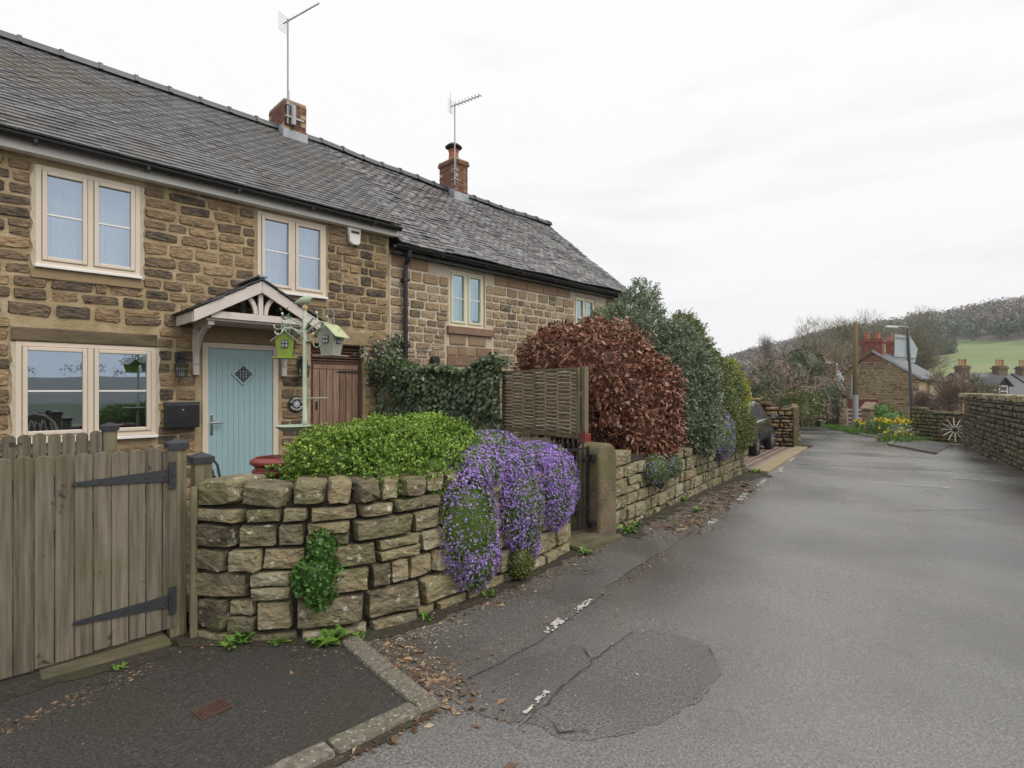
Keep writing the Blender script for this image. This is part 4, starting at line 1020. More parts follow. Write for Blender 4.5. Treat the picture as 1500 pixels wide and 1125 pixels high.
MB().lathe([(.03, 0), (.03, .02)], n=10, M=Matrix.Translation((.46, -.02, .86)) @ Matrix.Rotation(R(90), 4, 'X')).build('latch', M['iron'], IG)
t = thing('stone_step', 'worn damp stone step in front of the iron gate', 'step', (4.86, -4.12, gz(4.8)))
MB().prism([(-.42, -.1), (.36, -.1), (.36, .055), (-.42, .065)], -.22, .26).build('slab', M['moss_stone'], t, bevel=.03, seg=2)
for i, z in enumerate((.15, .3)): MB().box((-.38, .28 + .3*i, -.1), (.36, .6 + .3*i, z)).build('slab', M['moss_stone'], t, bevel=.02)

gz0 = 0.0
def picket_run(t, x0, n, pitch, w, y, zb, zt, th=.018, seed=1, arch=.03, zbf=None):
    r = random.Random(seed)
    for k in range(n):
        x = x0 + pitch*k; h = zt + r.uniform(-.006, .006); b = (zbf(x) if zbf else zb) + r.uniform(-.004, .004)
        poly = [(-w/2, b), (w/2, b), (w/2, h-arch)] + [(w/2*math.cos(a), h-arch + arch*math.sin(a)) for a in [j*PI/6 for j in range(1, 6)]] + [(-w/2, h-arch)]
        MB().prism(poly, -th/2, th/2, Mloc(x + r.uniform(-.001, .001), y + r.uniform(-.002, .002), 0, r.uniform(-.02, .02))).build('plank', M['gate_wood'], t, bevel=.003, seg=1)
GT = thing('wooden_gate', 'weathered wooden gate with rounded boards and black strap hinges', 'gate', (0, 0, 0))
picket_run(GT, -.48, 17, .0883, .0845, -3.735, 0, 1.225, seed=4, zbf=lambda x: .012 + .045*max(0, x))
for z in (.25, 1.0): MB().box((-.55, -3.722, z), (.985, -3.68, z+.1)).build('rail', M['post_wood'], GT, bevel=.004)
MB().beam((-.5, -3.70, .36), (.9, -3.70, .98), .035, .09).build('brace', M['post_wood'], GT)
for z, dz in ((1.045, .05), (.235, .05)):
    hg = MB(); hg.prism([(.45, z-.012), (.925, z-.038), (.925, z+.038), (.45, z+.012), (.435, z)], -3.753, -3.747)
    hg.box((.925, -3.757, z-.085), (.965, -3.749, z+.085)); hg.tube([(.93, -3.755, z-.04), (.93, -3.755, z+.04)], .011, 8)
    for x in (.47, .57, .68, .8, .9): hg.lathe([(.009, 0), (.006, .004)], n=8, M=Matrix.Translation((x, -3.753, z)) @ Matrix.Rotation(R(90), 4, 'X'))
    for q in (-.06, .0, .06): hg.lathe([(.008, 0), (.006, .004)], n=8, M=Matrix.Translation((.95, -3.757, z+q)) @ Matrix.Rotation(R(90), 4, 'X'))
    hg.build('strap_hinge', M['dark_grey'], GT)
def gate_post(x, y, z0, z1, w, label, cap=True):
    t = thing('wooden_post', label, 'post', (x, y, z0), 0, 'wooden posts round the front gate')
    MB().box((-w/2, -w/2, -.1), (w/2, w/2, z1-z0)).build('post', M['post_wood'], t, bevel=.006)
    if cap:
        c = MB(); e = w/2+.012; h = z1-z0
        c.box((-e, -e, h-.03), (e, e, h+.012)); c.add([(-e, -e, h+.012), (e, -e, h+.012), (e, e, h+.012), (-e, e, h+.012), (0, 0, h+.045)], [(0, 1, 4), (1, 2, 4), (2, 3, 4), (3, 0, 4)])
        c.build('cap', M['dark_grey'], t)
    return t
gate_post(.982, -3.69, gz0-.03, 1.235, .095, 'tall wooden post that the black strap hinges are fixed to')
gate_post(1.16, -3.58, 0, 1.12, .11, 'shorter wooden post with dark cap between gate and stone wall')
gate_post(.885, -1.95, .1, 1.27, .1, 'dark capped wooden post at the end of the picket fence under the wide window')
t = thing('wooden_batten', 'thin upright pale batten between gatepost and stone wall', 'batten', (1.045, -3.83, -.02))
MB().prism([(-.02, 0), (.02, 0), (.02, .96), (.012, .985), (-.012, .985), (-.02, .96)], -.012, .012).build('strip', M['post_wood'], t, bevel=.003)
PF = thing('picket_fence', 'grey board fence with rounded tops inside the garden under the wide window', 'fence', (0, 0, 0))
picket_run(PF, -.22, 12, .0915, .083, -1.98, .12, 1.24, seed=9)
for z in (.35, 1.0): MB().box((-.35, -1.965, z), (.84, -1.93, z+.08)).build('rail', M['post_wood'], PF)
t = thing('gate_sill', 'mossy stone sill under the wooden gate', 'stone sill', (0, 0, 0))
for a, b in ((-.7, .28), (.29, .92)): MB().box((a, -3.86, -.12), (b, -3.6, .0 + (.012 if a > 0 else -.008))).build('stone', M['moss_stone'], t, bevel=.02)
# kerb stones round the tarmac apron
KB = thing('stone_kerb', 'speckled stone edging round the dark tarmac in front of the gate', 'kerb', (0, 0, 0))
kb = [((1.75, -4.56), (1.70, -5.08)), ((1.70, -5.09), (1.665, -5.56)), ((1.61, -5.5), (1.16, -5.5)), ((1.15, -5.5), (.62, -5.5)), ((.61, -5.5), (.05, -5.5)), ((.04, -5.5), (-.6, -5.5))]
for i, (a, b) in enumerate(kb):
    w = .12
    MB().beam((*a, gz(a[0]) - .03), (*b, gz(b[0]) - .03), w, .12).build('kerb_stone', M['kerb'], KB, bevel=.018, seg=2)
t = thing('iron_cover', 'small rusty square iron cover set in the dark tarmac', 'cover', (.875, -4.80, gz(.9) + .008), R(8))
MB().box((-.075, -.06, 0), (.075, .06, .006)).build('plate', M['rust'], t)
tr = MB()
for i in range(-4, 5):
    tr.beam((i*.016 - .0, -.05, .007), (i*.016, .05, .007), .004, .004); 
for j in range(-3, 4): tr.beam((-.065, j*.015, .007), (.065, j*.015, .007), .004, .004)
tr.build('tread', M['rust'], t)

# ------------------------------------------------------------------ things in the front garden
BF = thing('bird_feeder_stand', 'pale green metal bird feeding stand with branching hooks and bird on top', 'bird feeder', (2.06, -3.22, .1))
MB().tube([(0, 0, 0), (0, 0, 1.32), (0, 0, 1.321), (0, 0, 2.2)], [.02, .02, .017, .017], 10).build('pole', M['feeder_green'], BF, smooth=True)
MB().lathe([(.026, 0), (.026, .03)], (0, 0, 1.2), 10).build('collar', M['feeder_green'], BF)
MB().lathe([(.022, 0), (.026, .02), (.012, .05)], (0, 0, 2.18), 10).build('finial', M['pot_buff'], BF)
ux, uy = .707, -.707
def hookpts(sg, reach, z0, rise, drop, fwd=0):
    o = Vector((ux*sg - uy*0, uy*sg, 0)); f = Vector((-.707, -.707, 0))*fwd
    P_ = [Vector((0, 0, z0)), Vector((0, 0, z0+rise*.55)) + o*reach*.2 + f*.2, Vector((0, 0, z0+rise)) + o*reach*.5 + f*.5, Vector((0, 0, z0+rise*.9)) + o*reach*.75 + f*.75]
    c = Vector((0, 0, z0+rise*.9-drop*.55)) + o*reach*.93 + f
    return P_ + [c + o*drop*.5*math.cos(a) + Vector((0, 0, drop*.5*math.sin(a))) for a in (PI*.95, PI*1.2, PI*1.5, PI*1.8, PI*2.05)]
lf = MB()
for sg, reach, z0, rise, drop, fwd in ((1, .27, 1.96, .12, .1, 0), (-1, .2, 1.97, .05, .07, .03), (-1, .3, 2.0, .12, .08, -.12), (1, .2, 2.0, .1, .08, .15), (-1, .16, 1.92, .1, .06, .18), (1, .13, 1.9, .02, .06, .05)):
    hp = hookpts(sg, reach, z0, rise, drop, fwd)
    MB().tube(hp, [.008]*3 + [.006]*(len(hp)-3), 6).build('hook_arm', M['feeder_green'], BF, smooth=True)
    b = Vector(hp[3])
    for k in range(5):
        a = k*1.3; p = b + Vector((.03*math.cos(a), .03*math.sin(a), .035 + .012*k)); q = p + Vector((.03*math.cos(a), .03*math.sin(a), .03))
        n_ = (q-p).cross(Vector((0, 0, 1))).normalized()*.012
        lf.add([p, (p+q)/2 + n_, q, (p+q)/2 - n_], [(0, 1, 2, 3)])
    lf.tube([b, b + Vector((0, 0, .05))], .003, 4)
lf.build('metal_leaves', M['feeder_green'], BF)
bd = MB().tube([(-.085, 0, .0), (-.05, 0, .012), (-.01, 0, .022), (.03, 0, .03), (.05, 0, .048), (.066, 0, .052), (.082, 0, .05)], [.006, .015, .034, .036, .027, .016, .002], 10)
o = bd.build('bird_figure', M['feeder_green'], BF, smooth=True); o.location = (-.01*ux, .01, 2.235); o.rotation_euler = (0, 0, R(-45))
MB().tube([(-.03*ux, -.03*uy, 1.42), (.19*ux, .19*uy, 1.425)], .006, 6).build('perch', M['feeder_green'], BF)
MB().lathe([(.1, .0), (.155, .04), (.165, .045), (.155, .048), (.098, .01)], (-.09*ux, -.09*uy, 1.14), 20).build('dish', M['feeder_green'], BF)
def birdhouse(label, px_, py_, ztop, zb, w, mat, roofm, rz):
    h = ztop - zb
    t = thing('bird_house', label, 'bird house', (px_, py_, zb), rz, 'bird houses hanging from the feeding stand')
    a, b = w*.34, w*.5; m = MB()
    vs = [(-a, -a, 0), (a, -a, 0), (a, a, 0), (-a, a, 0), (-b, -b, h*.66), (b, -b, h*.66), (b, b, h*.66), (-b, b, h*.66), (0, -b, h*.98), (0, b, h*.98)]
    m.add(vs, [(3, 2, 1, 0), (0, 1, 5, 8, 4), (1, 2, 6, 5), (2, 3, 7, 9, 6), (3, 0, 4, 7)]); m.build('body', mat, t)
    for s in (-1, 1): MB().add([(0, -b-.02, h), (s*(b+.035), -b-.02, h*.58), (s*(b+.035), b+.02, h*.58), (0, b+.02, h), (0, -b-.02, h-.006), (s*(b+.035), -b-.02, h*.58-.006), (s*(b+.035), b+.02, h*.58-.006), (0, b+.02, h-.006)], [(0, 1, 2, 3), (7, 6, 5, 4), (0, 4, 5, 1), (1, 5, 6, 2), (2, 6, 7, 3)]).build('roof', roofm, t)
    MB().box((-a-.05, -a-.05, -.008), (a+.05, a+.05, 0)).build('tray', mat, t, bevel=.002)
    for k in range(2):
        Mr = Matrix.Rotation(PI/2*k, 4, 'Z'); z = h*.5; s = w*.17; d = -(a + (b-a)*.76) - .004
        MB().box((-s, d, z-s*1.25), (s, d+.006, z+s*1.25), Mr).build('window_opening', M['dark_grey'], t)
        x = MB()
        for u in (-.5, .5):
            for v in (-.5, .5): x.box((u*s-s*.32, d-.002, z+v*s*1.25-s*.4), (u*s+s*.32, d, z+v*s*1.25+s*.4), Mr)
        x.build('window_pane', M['lead'], t)
    MB().tube([(-.03, 0, h-.03), (-.032, 0, h+.09), (-.02, 0, h+.12), (0, 0, h+.13), (.02, 0, h+.12), (.032, 0, h+.09), (.03, 0, h-.03)], .003, 5).build('hanger', M['galv'], t)
    return t
birdhouse('lime green bird house hanging from the feeding stand', 2.06-.165*ux, -3.22-.165*uy, 2.10, 1.87, .155, M['lime'], M['pale_roof'], R(-28))
birdhouse('grey green bird house hanging from the feeding stand', 2.06+.225*ux, -3.22+.225*uy, 2.16, 1.89, .165, M['house_grey'], M['lime_roof'], R(-62))
t = thing('plant_pot', 'tall glossy red clay pot behind the garden wall', 'pot', (1.83, -3.18, .1))
MB().lathe([(.14, 0), (.15, .6), (.155, .74), (.14, .76), (.15, .79), (.18, .8), (.185, .83), (.165, .845), (.16, .86), (.2, .885), (.2, .91), (.165, .935), (.15, .935), (.15, .85)], n=28).build('pot', M['terracotta'], t, smooth=True, bevel=.004)
MB().lathe([(.149, .86), (.0, .87)], n=20).build('compost', M['soil'], t)
P, N = blob_points([(1.74, -3.36, .92, .06, .05, .07)], 90, 3); V, F, u = leaves(P, N, .045, .022, 4)
o = np_mesh('potted_sprig', V, F, M['weed'], None, rnd=u); tag(o, 'small bright green sprig in front of the red pot', 'plant')
t = thing('garden_chair', 'black iron bistro chair back in front of the blue door', 'chair', (1.68, -2.62, .1), R(100))
fr = MB(); fr.tube([(-.17, .16, 0), (-.16, .17, .45), (-.155, .19, .72), (-.12, .2, .86), (0, .205, .93), (.12, .2, .86), (.155, .19, .72), (.16, .17, .45), (.17, .16, 0)], .011, 8); fr.build('back_frame', M['iron'], t)
lp = MB(); lp.tube([(-.06, .18, .46), (-.075, .195, .68), (-.045, .2, .8), (0, .203, .84), (.045, .2, .8), (.075, .195, .68), (.06, .18, .46)], .008, 6)
lp.build('back_loop', M['iron'], t)
MB().box((-.05, .17, .5), (.05, .2, .76)).build('mosaic_panel', M['pink_stone'], t, bevel=.01)
MB().lathe([(.19, 0), (.19, .02)], (0, 0, .44), 20).build('seat', M['iron'], t)
for x, y in ((-.14, -.13), (.14, -.13)): MB().tube([(x, y, .45), (x*1.2, y*1.2, 0)], .01, 6).build('leg', M['iron'], t)
t = thing('lattice_chair', 'white lattice backed chair seen through the wide ground floor window', 'chair', (.55, .42, .1))
b = MB(); b.tube([(-.2, 0, .6), (-.2, 0, 1.0), (-.17, 0, 1.12), (-.09, 0, 1.2), (0, 0, 1.225), (.09, 0, 1.2), (.17, 0, 1.12), (.2, 0, 1.0), (.2, 0, .6)], .014, 8); b.build('back_frame', M['white_pvc'], t)
b = MB()
for k in range(-3, 4):
    x0_, x1_ = k*.055, k*.055 + .1
    b.tube([(x0_, 0, .9), (x0_+.05, 0, 1.02), (x0_ + .05 + .02*(-1 if k > 0 else 1), 0, 1.15 - .012*abs(k)**1.6)], .009, 5); b.tube([(x0_, 0, .9), (x0_-.05, 0, 1.02), (x0_ - .05 + .02*(-1 if k > 0 else 1), 0, 1.15 - .012*abs(k)**1.6)], .009, 5)
b.build('lattice', M['white_pvc'], t)
MB().box((-.2, .02, .48), (.2, .4, .52)).build('seat', M['white_pvc'], t)
for x in (-.18, .18):
    for y in (.04, .38): MB().box((x-.015, y-.015, 0), (x+.015, y+.015, .48)).build('leg', M['white_pvc'], t)

# ------------------------------------------------------------------ plants by the walls
plant('box_hedge', 'clipped bright green rounded shrub growing over the garden wall', 'shrub',
      [(1.98, -3.95, 1.05, .3, .34, .21), (2.4, -3.96, 1.06, .4, .38, .25), (2.82, -3.93, 1.07, .36, .36, .25), (2.2, -4.32, .97, .3, .17, .17), (2.62, -4.34, .96, .34, .18, .18)], M['box_leaf'], 5600, 'sprig', seed=2, sq=.9, amp=.14, f=5, core=.58,
      k=14, sl=.085, ln=.022, wd=.014, up=.5, jit=.45, spread=.9, stems=[((2.3, -3.9, .1), (2.2, -3.9, .9), .03), ((2.7, -3.9, .1), (2.8, -3.9, .9), .03)])
def aubrieta(label, ells, ng, nf, seed, group='purple aubrieta clumps on the walls', keepf=.0, amp=.1, fl=.02):
    t = thing('aubrieta', label, 'flowering plant', (0, 0, 0), 0, group)
    P, N = blob_points(ells, ng, seed, amp=amp, f=4, shell=(.85, 1.0)); V, F, u = leaves(P, N, .022, .011, seed+1, out=.6, jit=.7)
    np_mesh('foliage', V, F, M['aub_leaf'], t, rnd=u)
    P, N = blob_points(ells, nf, seed+2, amp=amp, f=4, shell=(.97, 1.07))
    nz_ = wavy(P*1.0, seed+9, 9.0, 5); lim = np.random.default_rng(seed).normal(size=len(P))*.7
    ok = nz_ + lim > keepf; P, N = P[ok], N[ok]; r = np.random.default_rng(seed); n = len(P)
    N = unit(N + r.normal(size=N.shape)*.45); a = unit(np.cross(N, r.normal(size=N.shape))); b = np.cross(N, a); s = (fl*r.uniform(.6, 1.1, n))[:, None]*.5
    c = P + N*.004
    # four petals as two crossed lozenges dished at the heart
    V = np.stack([P + a*s*2*.62, P - N*0 + (a+b)*s*.35, P - a*0, P + (a-b)*s*.35, P - a*s*2*.62, P + (-a+b)*s*.35, P, P + (-a-b)*s*.35,
                  P + b*s*2*.62, P + (b+a)*s*.35, P, P + (b-a)*s*.35, P - b*s*2*.62, P + (-b+a)*s*.35, P, P + (-b-a)*s*.35], 1)
    for j in (0, 4, 8, 12): V[:, j] += N*.003
    np_mesh('blossom', V.reshape(-1, 3), np.arange(16*n).reshape(-1, 4), M['aub_flower'], t, rnd=np.repeat(r.random(n), 4))
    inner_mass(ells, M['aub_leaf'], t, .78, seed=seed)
    return t
aubrieta('large aubrieta cushion trailing low down the wall beside the green shrub, more leaf than flower', [(2.74, -4.57, .56, .27, .17, .4), (2.82, -4.54, .28, .25, .15, .25), (2.92, -4.42, .94, .3, .24, .18)], 10000, 12500, 40, keepf=-.12)
aubrieta('middle aubrieta cushion with dense purple flowers rolling over the wall top', [(3.42, -4.46, .6, .25, .19, .4), (3.4, -4.28, .87, .29, .28, .2), (3.5, -4.44, .28, .16, .13, .27)], 10000, 13000, 50, keepf=-.22)
aubrieta('aubrieta cushion at the end of the wall nearest the iron gate', [(4.04, -4.32, .64, .28, .2, .4), (4.0, -4.14, .9, .3, .28, .17)], 8000, 14000, 60, keepf=-.45)
aubrieta('flat purple aubrieta patch in the garden below the ivy', [(3.9, -3.5, 1.0, .42, .3, .16)], 5000, 4200, 70, keepf=-.3)
aubrieta('small aubrieta tuft hanging under the copper beech', [(6.55, -3.98, .52, .26, .14, .19), (7.2, -3.86, .5, .2, .13, .18)], 5000, 1500, 80, keepf=-.05, fl=.022)
aubrieta('aubrieta trailing down between conifer and low green shrub', [(9.9, -3.45, .72, .3, .16, .42)], 4000, 2200, 90, keepf=-.1, fl=.03)
aubrieta('narrow aubrieta fringe at the drive end of the low wall', [(11.95, -2.78, .7, .11, .16, .45)], 3500, 2600, 95, keepf=-.4, fl=.03)
t = plant('stonecrop', 'fresh green trailing plant rooted in the curved wall', 'plant', [(1.66, -4.41, .57, .1, .06, .13), (1.63, -4.41, .4, .17, .075, .14), (1.64, -4.4, .27, .1, .06, .1)], M['fern_leaf'], 1700, 'leaf', seed=7, core=.8, ln=.026, wd=.026, out=.5, jit=.5, fold=.1)
plant('moss_cushion', 'rounded dull green cushion at the foot of the middle aubrieta', 'plant', [(3.4, -4.5, .1, .13, .1, .14)], M['shrub_leaf'], 1500, 'leaf', seed=71, core=.9, ln=.02, wd=.014)

plant('beech_hedge', 'copper brown beech hedge with dry leaves over the stone gatepost', 'hedge',
      [(6.5, -2.9, 1.72, 1.1, .95, .9), (7.15, -3.0, 1.3, .95, .98, .95), (6.15, -2.6, 1.95, .85, .8, .55), (6.7, -3.45, 1.0, .75, .55, .5)], M['beech_leaf'], 10500, 'leaf', seed=12, sq=.85, amp=.06, f=3, core=.86, shell_=None if False else None, ln=.095, wd=.05, out=.55, jit=.65, up=-.35, fold=.2) if False else None
def beech():
    t = thing('beech_hedge', 'copper brown beech hedge with dry leaves over the stone gatepost', 'hedge')
    ells = [(6.65, -2.8, 1.72, .95, .95, .92), (7.15, -2.95, 1.3, .92, .95, .95), (6.5, -2.5, 2.05, .72, .7, .45), (7.0, -3.4, .98, .8, .55, .5)]
    keep = lambda p: (p[:, 2] > .52) & ~((p[:, 0] < 5.7) & (p[:, 2] < 1.72))
    P, N = blob_points(ells, 22000, 12, amp=.1, f=5, sq=.82, keep=keep, shell=(.76, 1.03))
    V, F, u = leaves(P, N, .074, .036, 13, out=.55, jit=.7, up=-.35, fold=.25, lvar=.6)
    np_mesh('foliage', V, F, M['beech_leaf'], t, rnd=u)
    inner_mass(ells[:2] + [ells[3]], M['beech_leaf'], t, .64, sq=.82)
    mb = MB()
    for k in range(5): mb.tube([(6.3 + .25*k, -3.1, .5), (6.3 + .27*k, -3.0, 1.2), (6.2 + .3*k, -2.9, 2.1)], [.035, .025, .01], 6)
    mb.build('stem', M['bark'], t)
beech()
def conifer(label, ells, mat, n, seed, k=12, sl=.16, ln=.055, wd=.018, up=.5, group='clipped conifers behind the low wall', core=.66, amp=.17, f=6):
    t = plant('conifer', label, 'conifer', ells, M[mat], n, 'sprig', group=group, seed=seed, amp=amp, f=f, core=core, k=k, sl=sl, ln=ln, wd=wd, up=up, jit=.5, spread=.6)
    x, y = ells[0][0], ells[0][1]
    MB().tube([(x, y, -.1), (x, y, ells[0][2])], [.09, .05], 8).build('trunk', M['bark'], t)
    return t
conifer('tallest grey green conifer rising behind the copper beech', [(9.1, -1.95, 2.2, .9, .85, .75), (9.35, -1.9, 2.85, .5, .5, .55), (9.5, -1.95, 3.3, .27, .27, .38), (8.7, -1.9, 2.6, .5, .55, .5), (8.9, -1.9, 1.4, 1.1, .9, 1.2)], 'blue_conifer', 6000, 101)
conifer('broad blue green conifer close beside the copper beech', [(9.2, -2.9, 1.65, .58, .56, .75), (9.05, -3.15, .95, .56, .46, .6), (9.35, -2.75, 2.3, .36, .36, .45)], 'blue_conifer', 5200, 102)
conifer('yellowish green conifer behind the broad blue green one', [(10.95, -2.1, 2.05, .5, .52, .8), (10.95, -2.1, 2.7, .26, .26, .45), (11.5, -2.3, 1.8, .36, .36, .62)], 'green_conifer', 4200, 103)
conifer('dark rounded conifer above the low green shrub', [(10.5, -2.75, 1.3, .6, .48, .7), (11.3, -2.65, 1.45, .45, .42, .6)], 'green_conifer', 4800, 104)
conifer('golden yellow conifer at the end of the row', [(12.55, -2.32, 1.3, .36, .36, .74), (12.6, -2.32, 1.75, .21, .21, .42), (12.5, -2.35, .7, .4, .4, .55)], 'gold_conifer', 3200, 105, core=.8)
plant('green_shrub', 'loose olive green low shrub spilling over the retaining wall', 'shrub', [(10.6, -3.1, .72, .7, .33, .36), (11.5, -2.95, .72, .62, .32, .38), (11.0, -2.95, .92, .8, .35, .3)], M['shrub_leaf'], 3600, 'sprig', seed=110, amp=.12, core=.7, k=12, sl=.11, ln=.034, wd=.016, up=.35, jit=.7, spread=.9)

# ivy over the dividing fence, the woven hurdle and its posts
IV = thing('ivy_fence', 'dark glossy ivy covering the dividing fence from house to hurdle', 'ivy hedge')
A0, A1 = Vector((4.72, -.12, 0)), Vector((5.47, -2.05, 0))
dirv = (A1 - A0).normalized(); nrm = Vector((dirv.y, -dirv.x, 0)); nrm = nrm if nrm.x < 0 else -nrm
r = np.random.default_rng(5); n = 8200
s = r.uniform(-.02, 1.04, n)*(A1-A0).length; z = r.uniform(.6, 1.0, n)**1.0
ztop = 1.93 + .07*np.sin(s*3.1+1) + .05*np.sin(s*7.3)
zz = .7 + (ztop-.7)*r.uniform(0, 1.02, n)
bul = .12 + .06*np.sin(s*4.2+zz*3.1) + .05*np.sin(zz*7+s*2); top = r.random(n) < .25
zz = np.where(top, ztop + r.normal(size=n)*.03, zz); off = np.where(top, r.uniform(-.28, .2, n), bul + r.normal(size=n)*.035)
P = np.array(A0)[None] + s[:, None]*np.array(dirv) + off[:, None]*np.array(nrm); P[:, 2] = zz
Nn = np.where(top[:, None], np.array([0, 0, 1.]) + .4*np.array(nrm), np.array(nrm) + np.array([0, 0, .25]))
V, F, u = leaves(P, unit(Nn), .062, .056, 6, face=True, out=.25, jit=.6, up=-.6, fold=.1)
np_mesh('foliage', V, F, M['ivy_leaf'], IV, rnd=u)
MB().beam(A0 + Vector((0, 0, 1.2)), A1 + Vector((0, 0, 1.2)), .1, 1.3).build('fence_board', M['post_wood'], IV)
MB().box((4.70, -.34, .1), (4.80, -.24, 1.75)).build('fence_post', M['post_wood'], IV)
CL = thing('climbing_ivy', 'loose ivy strands climbing the house wall beside the downpipe', 'climber')
P, N = [], []; vb = MB()
for k in range(9):
    p = Vector((4.83 + .02*k, -.05, 1.3 + .06*k)); path = [p.copy()]
    for j in range(9):
        p = p + Vector((random.gauss(-.012 + .008*(k-4), .025), 0, random.uniform(.06, .14)))
        path.append(Vector((p.x, -.055, min(p.z, 2.42))))
        for q in range(8): P.append((path[-1].x + random.gauss(0, .04), -.07 + random.gauss(0, .015), path[-1].z + random.gauss(0, .04))); N.append((0, -1, .2))
    vb.tube(path, .005, 4)
V, F, u = leaves(np.array(P), unit(np.array(N)), .05, .04, 8, face=True, up=-.3)
np_mesh('foliage', V, F, M['ivy_leaf'], CL, rnd=u); vb.build('stem', M['bark'], CL)
H0, H1 = Vector((5.52, -2.1, 0)), Vector((5.22, -3.72, 0))
HD = thing('woven_hurdle', 'woven wattle fence panel with timber frame beside the copper beech', 'fence panel')
dv = (H1 - H0); HL = dv.length; dv.normalize(); ha = math.atan2(dv.y, dv.x)
HM = Matrix.Translation(H0) @ Matrix.Rotation(ha, 4, 'Z'); zb, zt = 1.0, 1.86
for nm, a, b in (('frame_rail', (0, -.022, zt-.035), (HL, .022, zt)), ('frame_rail', (0, -.022, zb), (HL, .022, zb+.05)), ('frame_stile', (0, -.022, zb+.05), (.04, .022, zt-.035)), ('frame_stile', (HL-.05, -.022, zb+.05), (HL, .022, zt-.035)), ('frame_stile', (HL*.47, -.028, zb+.05), (HL*.47+.035, .028, zt-.035))):
    MB().box(a, b, HM).build(nm, M['post_wood'], HD, bevel=.004)
r_ = random.Random(3); z = zb + .065; row = 0
while z < zt - .045:
    pts = []; n = 26
    for k in range(n+1):
        u = .03 + (HL-.06)*k/n; ph = math.sin(u*2*PI/.5 + (PI if row % 2 else 0))
        pts.append(HM @ Vector((u, .026*ph, z + r_.gauss(0, .0025))))
    MB().tube(pts, [r_.uniform(.009, .0135)]*len(pts), 5).build('woven_rod', M['wattle'], HD); z += r_.uniform(.02, .027); row += 1
for k in range(1, 7): MB().tube([HM @ Vector((k*.25, 0, zb+.03)), HM @ Vector((k*.25, 0, zt-.03))], .014, 6).build('upright_rod', M['wattle'], HD)
t = thing('hurdle_post', 'mossy square timber post holding the woven hurdle, with red foot', 'post', (5.21, -3.82, .6), ha)
MB().box((-.034, -.03, .48), (.03, .03, 1.27)).build('post', M['post_wood'], t, bevel=.006)
MB().box((-.055, -.05, .36), (.05, .05, .478)).build('foot', M['terracotta'], t, bevel=.006)

# ------------------------------------------------------------------ weeds, leaves and grit on the ground
def weed(x, y, sz, label, n=26, seed=1, mat='weed'):
    t = thing('weed', label, 'weed', (x, y, gz(x)), 0, 'weeds along the foot of the walls')
    r = random.Random(seed); V, F = [], []
    for k in range(n):
        a = r.uniform(0, 2*PI); L = sz*r.uniform(.5, 1.1); w = L*r.uniform(.09, .16); el = r.uniform(.15, .9); ox, oy = r.gauss(0, sz*.35), r.gauss(0, sz*.18)
        d = Vector((math.cos(a), math.sin(a), 0)); sd_ = Vector((-d.y, d.x, 0)); i0 = len(V)
        for q, (f_, h_, ww) in enumerate(((0, 0, .3), (.35, .5, .9), (.7, .8, 1.3), (1, .75, .15))):
            c = Vector((ox, oy, .008)) + d*L*f_*math.cos(el) + Vector((0, 0, L*h_*math.sin(el)))
            V += [tuple(c + sd_*w*ww), tuple(c - sd_*w*ww)]
        F += [(i0+2*q, i0+2*q+1, i0+2*q+3, i0+2*q+2) for q in range(3)]
    np_mesh('leaf_rosette', V, F, M[mat], t, rnd=[r.random() for _ in F])
WD = [(1.22, -4.12, .11, 'ragged dandelion leaves at the wall foot nearest the wooden gate'), (1.42, -4.29, .08, 'thin weed between the two larger ones under the trailing plant'), (1.64, -4.5, .14, 'largest dandelion clump where the wall meets the kerb'), (1.8, -4.6, .07, 'small weed behind the top of the kerb'),
      (2.3, -4.62, .07, 'tiny weed against the wall below the leafy aubrieta'), (2.95, -4.6, .07, 'low grassy weed at the wall foot under the leafy aubrieta'), (4.45, -4.42, .09, 'leafy weed at the near side of the stone step'),
      (5.55, -4.2, .13, 'bright green weed at the foot of the round topped gatepost'), (5.9, -4.1, .1, 'weed a stride beyond the round topped gatepost'), (6.5, -4.1, .07, 'grassy weed under the small hanging aubrieta tuft'),
      (7.3, -4.2, .09, 'grass tuft on the leaf littered verge beyond the gatepost'), (7.9, -3.7, .1, 'grass tuft against the middle of the low wall'), (12.1, -3.2, .15, 'grass tuft at the drive end of the low wall'), (.62, -4.0, .05, 'tiny weed in the tarmac in front of the wooden gate'), (1.66, -5.15, .04, 'tiny weed against the inner side of the kerb')]
for i, (x, y, s_, lb) in enumerate(WD): weed(x, y, s_, lb, 30 if s_ > .08 else 16, 60+i)

def scatter(name, mat, n, seed, fn, size, thick=.004, lay=True):
    r = np.random.default_rng(seed); P = np.array([fn(r) for _ in range(n)])
    z = np.array([gz(x) for x in P[:, 0]]) + thick
    c = np.stack([P[:, 0], P[:, 1], z], 1); a = r.uniform(0, 6.28, n); L = size*np.exp(r.normal(size=n)*.4); w = L*r.uniform(.25, .6, n)
    d = np.stack([np.cos(a), np.sin(a), r.normal(size=n)*.15], 1); s = np.stack([-np.sin(a), np.cos(a), r.normal(size=n)*.15], 1)
    up = np.array([0, 0, 1.])
    V = np.stack([c - d*L[:, None]*.5 + up*.002, c + s*w[:, None]*.5 + up*L[:, None]*.12, c + d*L[:, None]*.5 + up*.002, c - s*w[:, None]*.5 + up*L[:, None]*.05], 1)
    o = np_mesh(name, V.reshape(-1, 3), np.arange(4*n).reshape(-1, 4), M[mat], None, rnd=r.random(n)); o['kind'] = 'stuff'; return o
f3, L3 = polypath(GW[3:] + GW2[:5])
